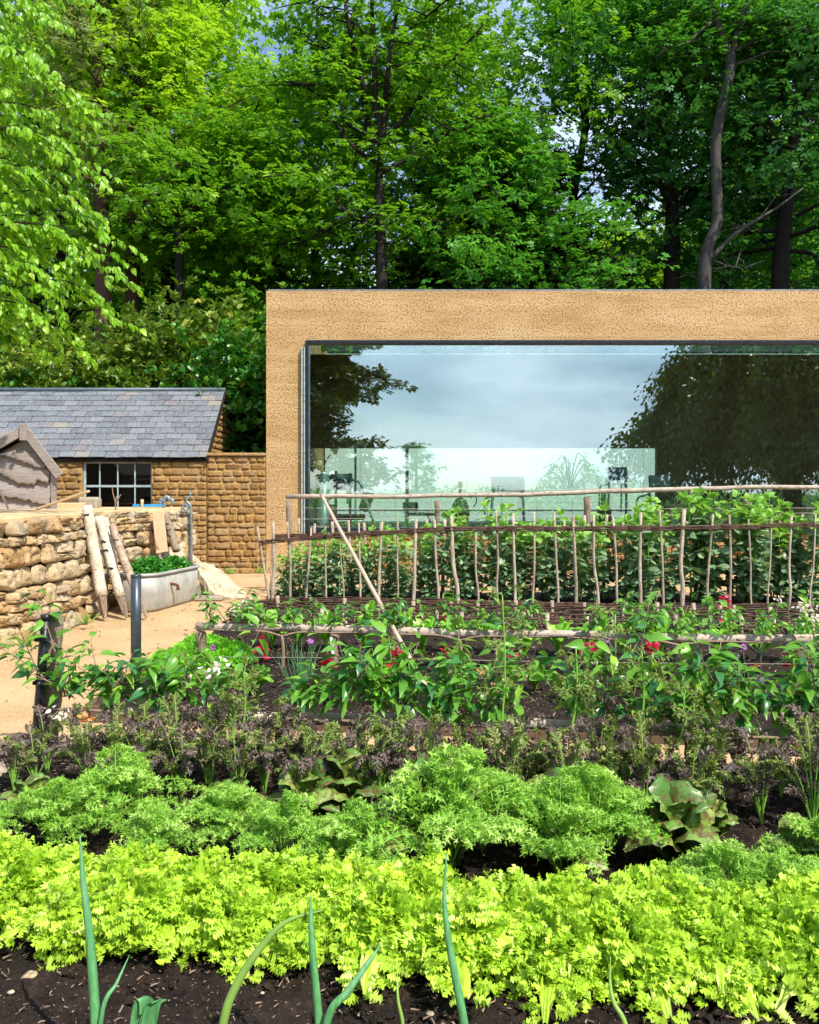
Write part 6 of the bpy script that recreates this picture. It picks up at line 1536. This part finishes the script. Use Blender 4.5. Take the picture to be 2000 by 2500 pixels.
def hang(tip, Y, L_, rise, dens=1.0):
    e = P(tip[0], tip[1], Y) - b; s = e + np.array([-L_, .3 * rng.normal(), rise]); m_ = s * .45 + e * .55 + np.array([0, 0, .22 * L_]); c = catmull([s, s * .7 + m_ * .3 + (0, 0, .05), m_, e], 16); tube(wb, c, [.014, .008, .003], 5)
    for w in range(int(11)):
        g_ = .25 + .75 * (w + rng.random()) / 11; s0 = c[min(15, int(g_ * 15))]; az = rng.normal(0, 1.0); L2 = .22 + .30 * rng.random(); s1 = s0 + np.array([math.cos(az) * L2, math.sin(az) * L2, -.25 * L2 - .1]); q = catmull([s0, (s0 + s1) / 2 + (0, 0, .05), s1], 8); tube(wb, q, [.004, .002], 3, cap=False)
        k = int(17 * dens); ti = rng.random(k); base = np.stack([np.interp(ti, np.linspace(0, 1, 8), q[:, j]) for j in range(3)], -1); dr_ = nrm(s1 - s0); sd_ = nrm(np.cross(dr_, (0, 0, 1.))); sg = np.sign(rng.random(k) - .5)[:, None]
        d = nrm(sd_ * sg * .5 + dr_ * .5 + np.array([0, 0, -.75]) + rng.normal(0, .25, (k, 3))); up = nrm(np.array([.5, -.5, .8]) + rng.normal(0, .45, (k, 3)))
        scatter(lf, LNEAR[0], LNEAR[1], base, basis(d, up), .088 * (.6 + .6 * rng.random(k)), np.clip(rng.normal(.45, .25, k), 0, 1))
for (px, py, Y) in tipsL: hang((px, py), Y, .9 + .8 * rng.random(), .35 + .4 * rng.random())
for k in range(34): hang((-260 + 360 * rng.random(), -150 + 1080 * rng.random()), 9.2 + 1.6 * rng.random(), 1.2, .4)
wb.build('trunk', M['bark_dark'], r_); lf.build('crown', M['leaf_near'], r_)

# far wood behind (one mass nobody could count) and hedge behind the camera
mb = MB()
def mass(mb, nclump, x0, x1, y0, y1, zf, per, sz, sp):
    cx = x0 + (x1 - x0) * rng.random(nclump); cy = y0 + (y1 - y0) * rng.random(nclump); cz = np.array([zf(x) for x in cx]) * rng.random(nclump) ** .75; c = np.stack([cx, cy, cz], -1); N_ = nclump * per; off = rng.normal(0, 1, (N_, 3)) * (sp, sp, sp * .5)
    pos = np.repeat(c, per, 0) + off; leaves(mb, pos, nrm(off + rng.normal(0, .5, (N_, 3))), (LEAF_A, LEAF_A_F), sz * (.6 + .8 * rng.random(N_)), .6, np.clip(np.repeat(rng.random(nclump), per) * .7 + rng.normal(.1, .12, N_), 0, 1))
def zfar(x): return float(np.interp(x, [-34, -14, -9, -6, -2, 2, 4.5, 7.5, 10, 36], [22, 20, 17, 13, 14, 17, 13, 13, 17, 20]))
mass(mb, 3600, -34, 36, 46, 56, zfar, 28, .42, 1.1)
stuff(mb.build('far_wood', M['leaf_oak'], None), 'dense green wood filling the distance behind all trees')
mb = MB(); mass(mb, 2400, -24, 27, 34, 41, lambda x: 11.5 + 2 * math.sin(x * .5), 30, .30, .9)  # dark leaf colour stands in for the shaded depth of the wood
stuff(mb.build('wood_shade_mass', M['leaf_dark'], None), 'dark leafy mass added as shade in the wood behind the buildings')
mb = MB(); mass(mb, 500, -60, 60, -62, -52, lambda x: 1.6 + .5 * math.sin(x * .3), 34, .3, .5)
stuff(mb.build('far_hedge', M['leaf_mid'], None), 'far hedge line reflected in the big window')
# trees behind the camera, seen reflected in the glass
tree('wide broadleaf tree reflected in left part of the window', 'reflected_tree', (-5.6, -10, 0), 12.5, .3, 5.4, 'leaf_willow', 52000, .2, None, nl=24, z0=.22, droop=.1, spray=.5, group='trees reflected in the window')
tree('small fruit tree reflected low in the window middle', 'reflected_tree', (.4, -12.5, 0), 4.3, .1, 1.5, 'leaf_mid', 2600, .1, None, nl=12, z0=.25, spray=.25, group='trees reflected in the window')
b = np.array([20.5, -12, 0.]); r_ = thing('weeping_willow', 'large dark weeping willow reflected in right of the window', 'tree', b); wb = MB(); lf = MB()
tube(wb, catmull([(0, 0, -.1), (.2, 0, 3), (0, .2, 7)], 12), [.6, .4, .2], 10, jit=.1)
def weep(wb, lf, R0, H, nlimb, nstr, sl, lsz):
    for i in range(nlimb):
        az = i * 2.4 + rng.normal(0, .2); f = (i + .5) / nlimb; zt = H * (1 - .62 * f); rr_ = R0 * math.sin(math.acos(max(0, (zt / H) - .1)) * .98) * (.85 + .2 * rng.random()); e = np.array([rr_ * math.cos(az), rr_ * math.sin(az), zt * .86]); c = catmull([(0, 0, zt * .45), (e[0] * .45, e[1] * .45, zt * .92), e * (.8, .8, 1.06), e], 14); tube(wb, c, [R0 * .02, R0 * .01, .02], 5)
        for w in range(nstr):
            p0 = c[4 + int(rng.integers(10))] + rng.normal(0, .05 * R0, 3); d0 = np.array([math.cos(az), math.sin(az), 0]) * .35 + rng.normal(0, .2, 3) - (0, 0, .9); L_ = min(sl * (.4 + .9 * rng.random()), p0[2] - 1.0); k = 30; t = rng.random(k) ** .8; pos = p0 + d0 * (t * L_)[:, None] + rng.normal(0, .05 * sl, (k, 3))
            leaves(lf, pos, nrm(d0 + rng.normal(0, .35, (k, 3))), (LEAF_A, LEAF_A_F), lsz * (.6 + .7 * rng.random(k)), 1.0)
weep(wb, lf, 8.8, 12.2, 90, 26, 3.4, .27)
wb.build('trunk', M['bark_dark'], r_); lf.build('crown', M['leaf_willow'], r_)

b = np.array([10.2, -20, 0.]); r_ = thing('weeping_birch', 'small pale drooping tree reflected low in the middle of window', 'tree', b); wb = MB(); lf = MB(); tube(wb, catmull([(0, 0, -.1), (.05, 0, 1.5), (0, .05, 3.4)], 8), [.09, .06, .03], 8)
weep(wb, lf, 2.6, 4.3, 15, 6, 1.5, .13); wb.build('trunk', M['bark_grey'], r_); lf.build('crown', M['leaf_mid'], r_)
# loose gravel and litter on the path
mb = MB(); nn = 16000; X = -4.2 + 4.5 * rng.random(nn); Yy = 4.6 + 11 * rng.random(nn) ** 1.5
ok = ((X < -2.28) | ((Yy > YV(4.72, X)) & (Yy < YV(5.40, X)))); X = X[ok]; Yy = Yy[ok]; nn = len(X)
T = np.array([[1, 0, 0], [.3, .9, 0], [-.8, .6, 0], [-.9, -.5, 0], [.2, -.9, 0], [0, 0, .7]]); TF = [np.array([[0, 1, 5], [1, 2, 5], [2, 3, 5], [3, 4, 5], [4, 0, 5]])]
scatter(mb, T, TF, np.stack([X, Yy, np.full(nn, -.003)], -1), basis(rdir(nn, -.05, .05), np.tile([0, 0, 1.], (nn, 1))), .002 + .009 * rng.random(nn) ** 4, rng.random(nn)); o = mb.build('loose_gravel', M['stone_cap'], smooth=False); stuff(o, 'loose sandy gravel scattered over the path')
mb = MB(); nn = 420; X = -3.9 + 1.7 * rng.random(nn); Yy = 5 + 9 * rng.random(nn); e_ = rng.random(nn) < .6; X = np.where(e_, -2.35 - .25 * rng.random(nn) ** 2, X)
leaves(mb, np.stack([X, Yy, np.full(nn, .003)], -1), rdir(nn, -.1, .15), LB, .015 + .03 * rng.random(nn), .3); stuff(mb.build('leaf_litter', M['rhubarb_brown']), 'dry leaf bits and spilt soil along the path edge')

for px, py, lab in ((636, 1398, 'grassy weed tuft at the foot of wall beside the pier'), (560, 1402, 'small weed tuft at the foot of the linking wall'), (60, 1578, 'weed tuft at the foot of the curved dry stone wall'), (210, 1522, 'small weed tuft by the foot of the thickest log')):
    w_ = tuft(px, py, None, 22, .14, lab, 'weed_tuft', 'chard', 'weed', .0035, .06)
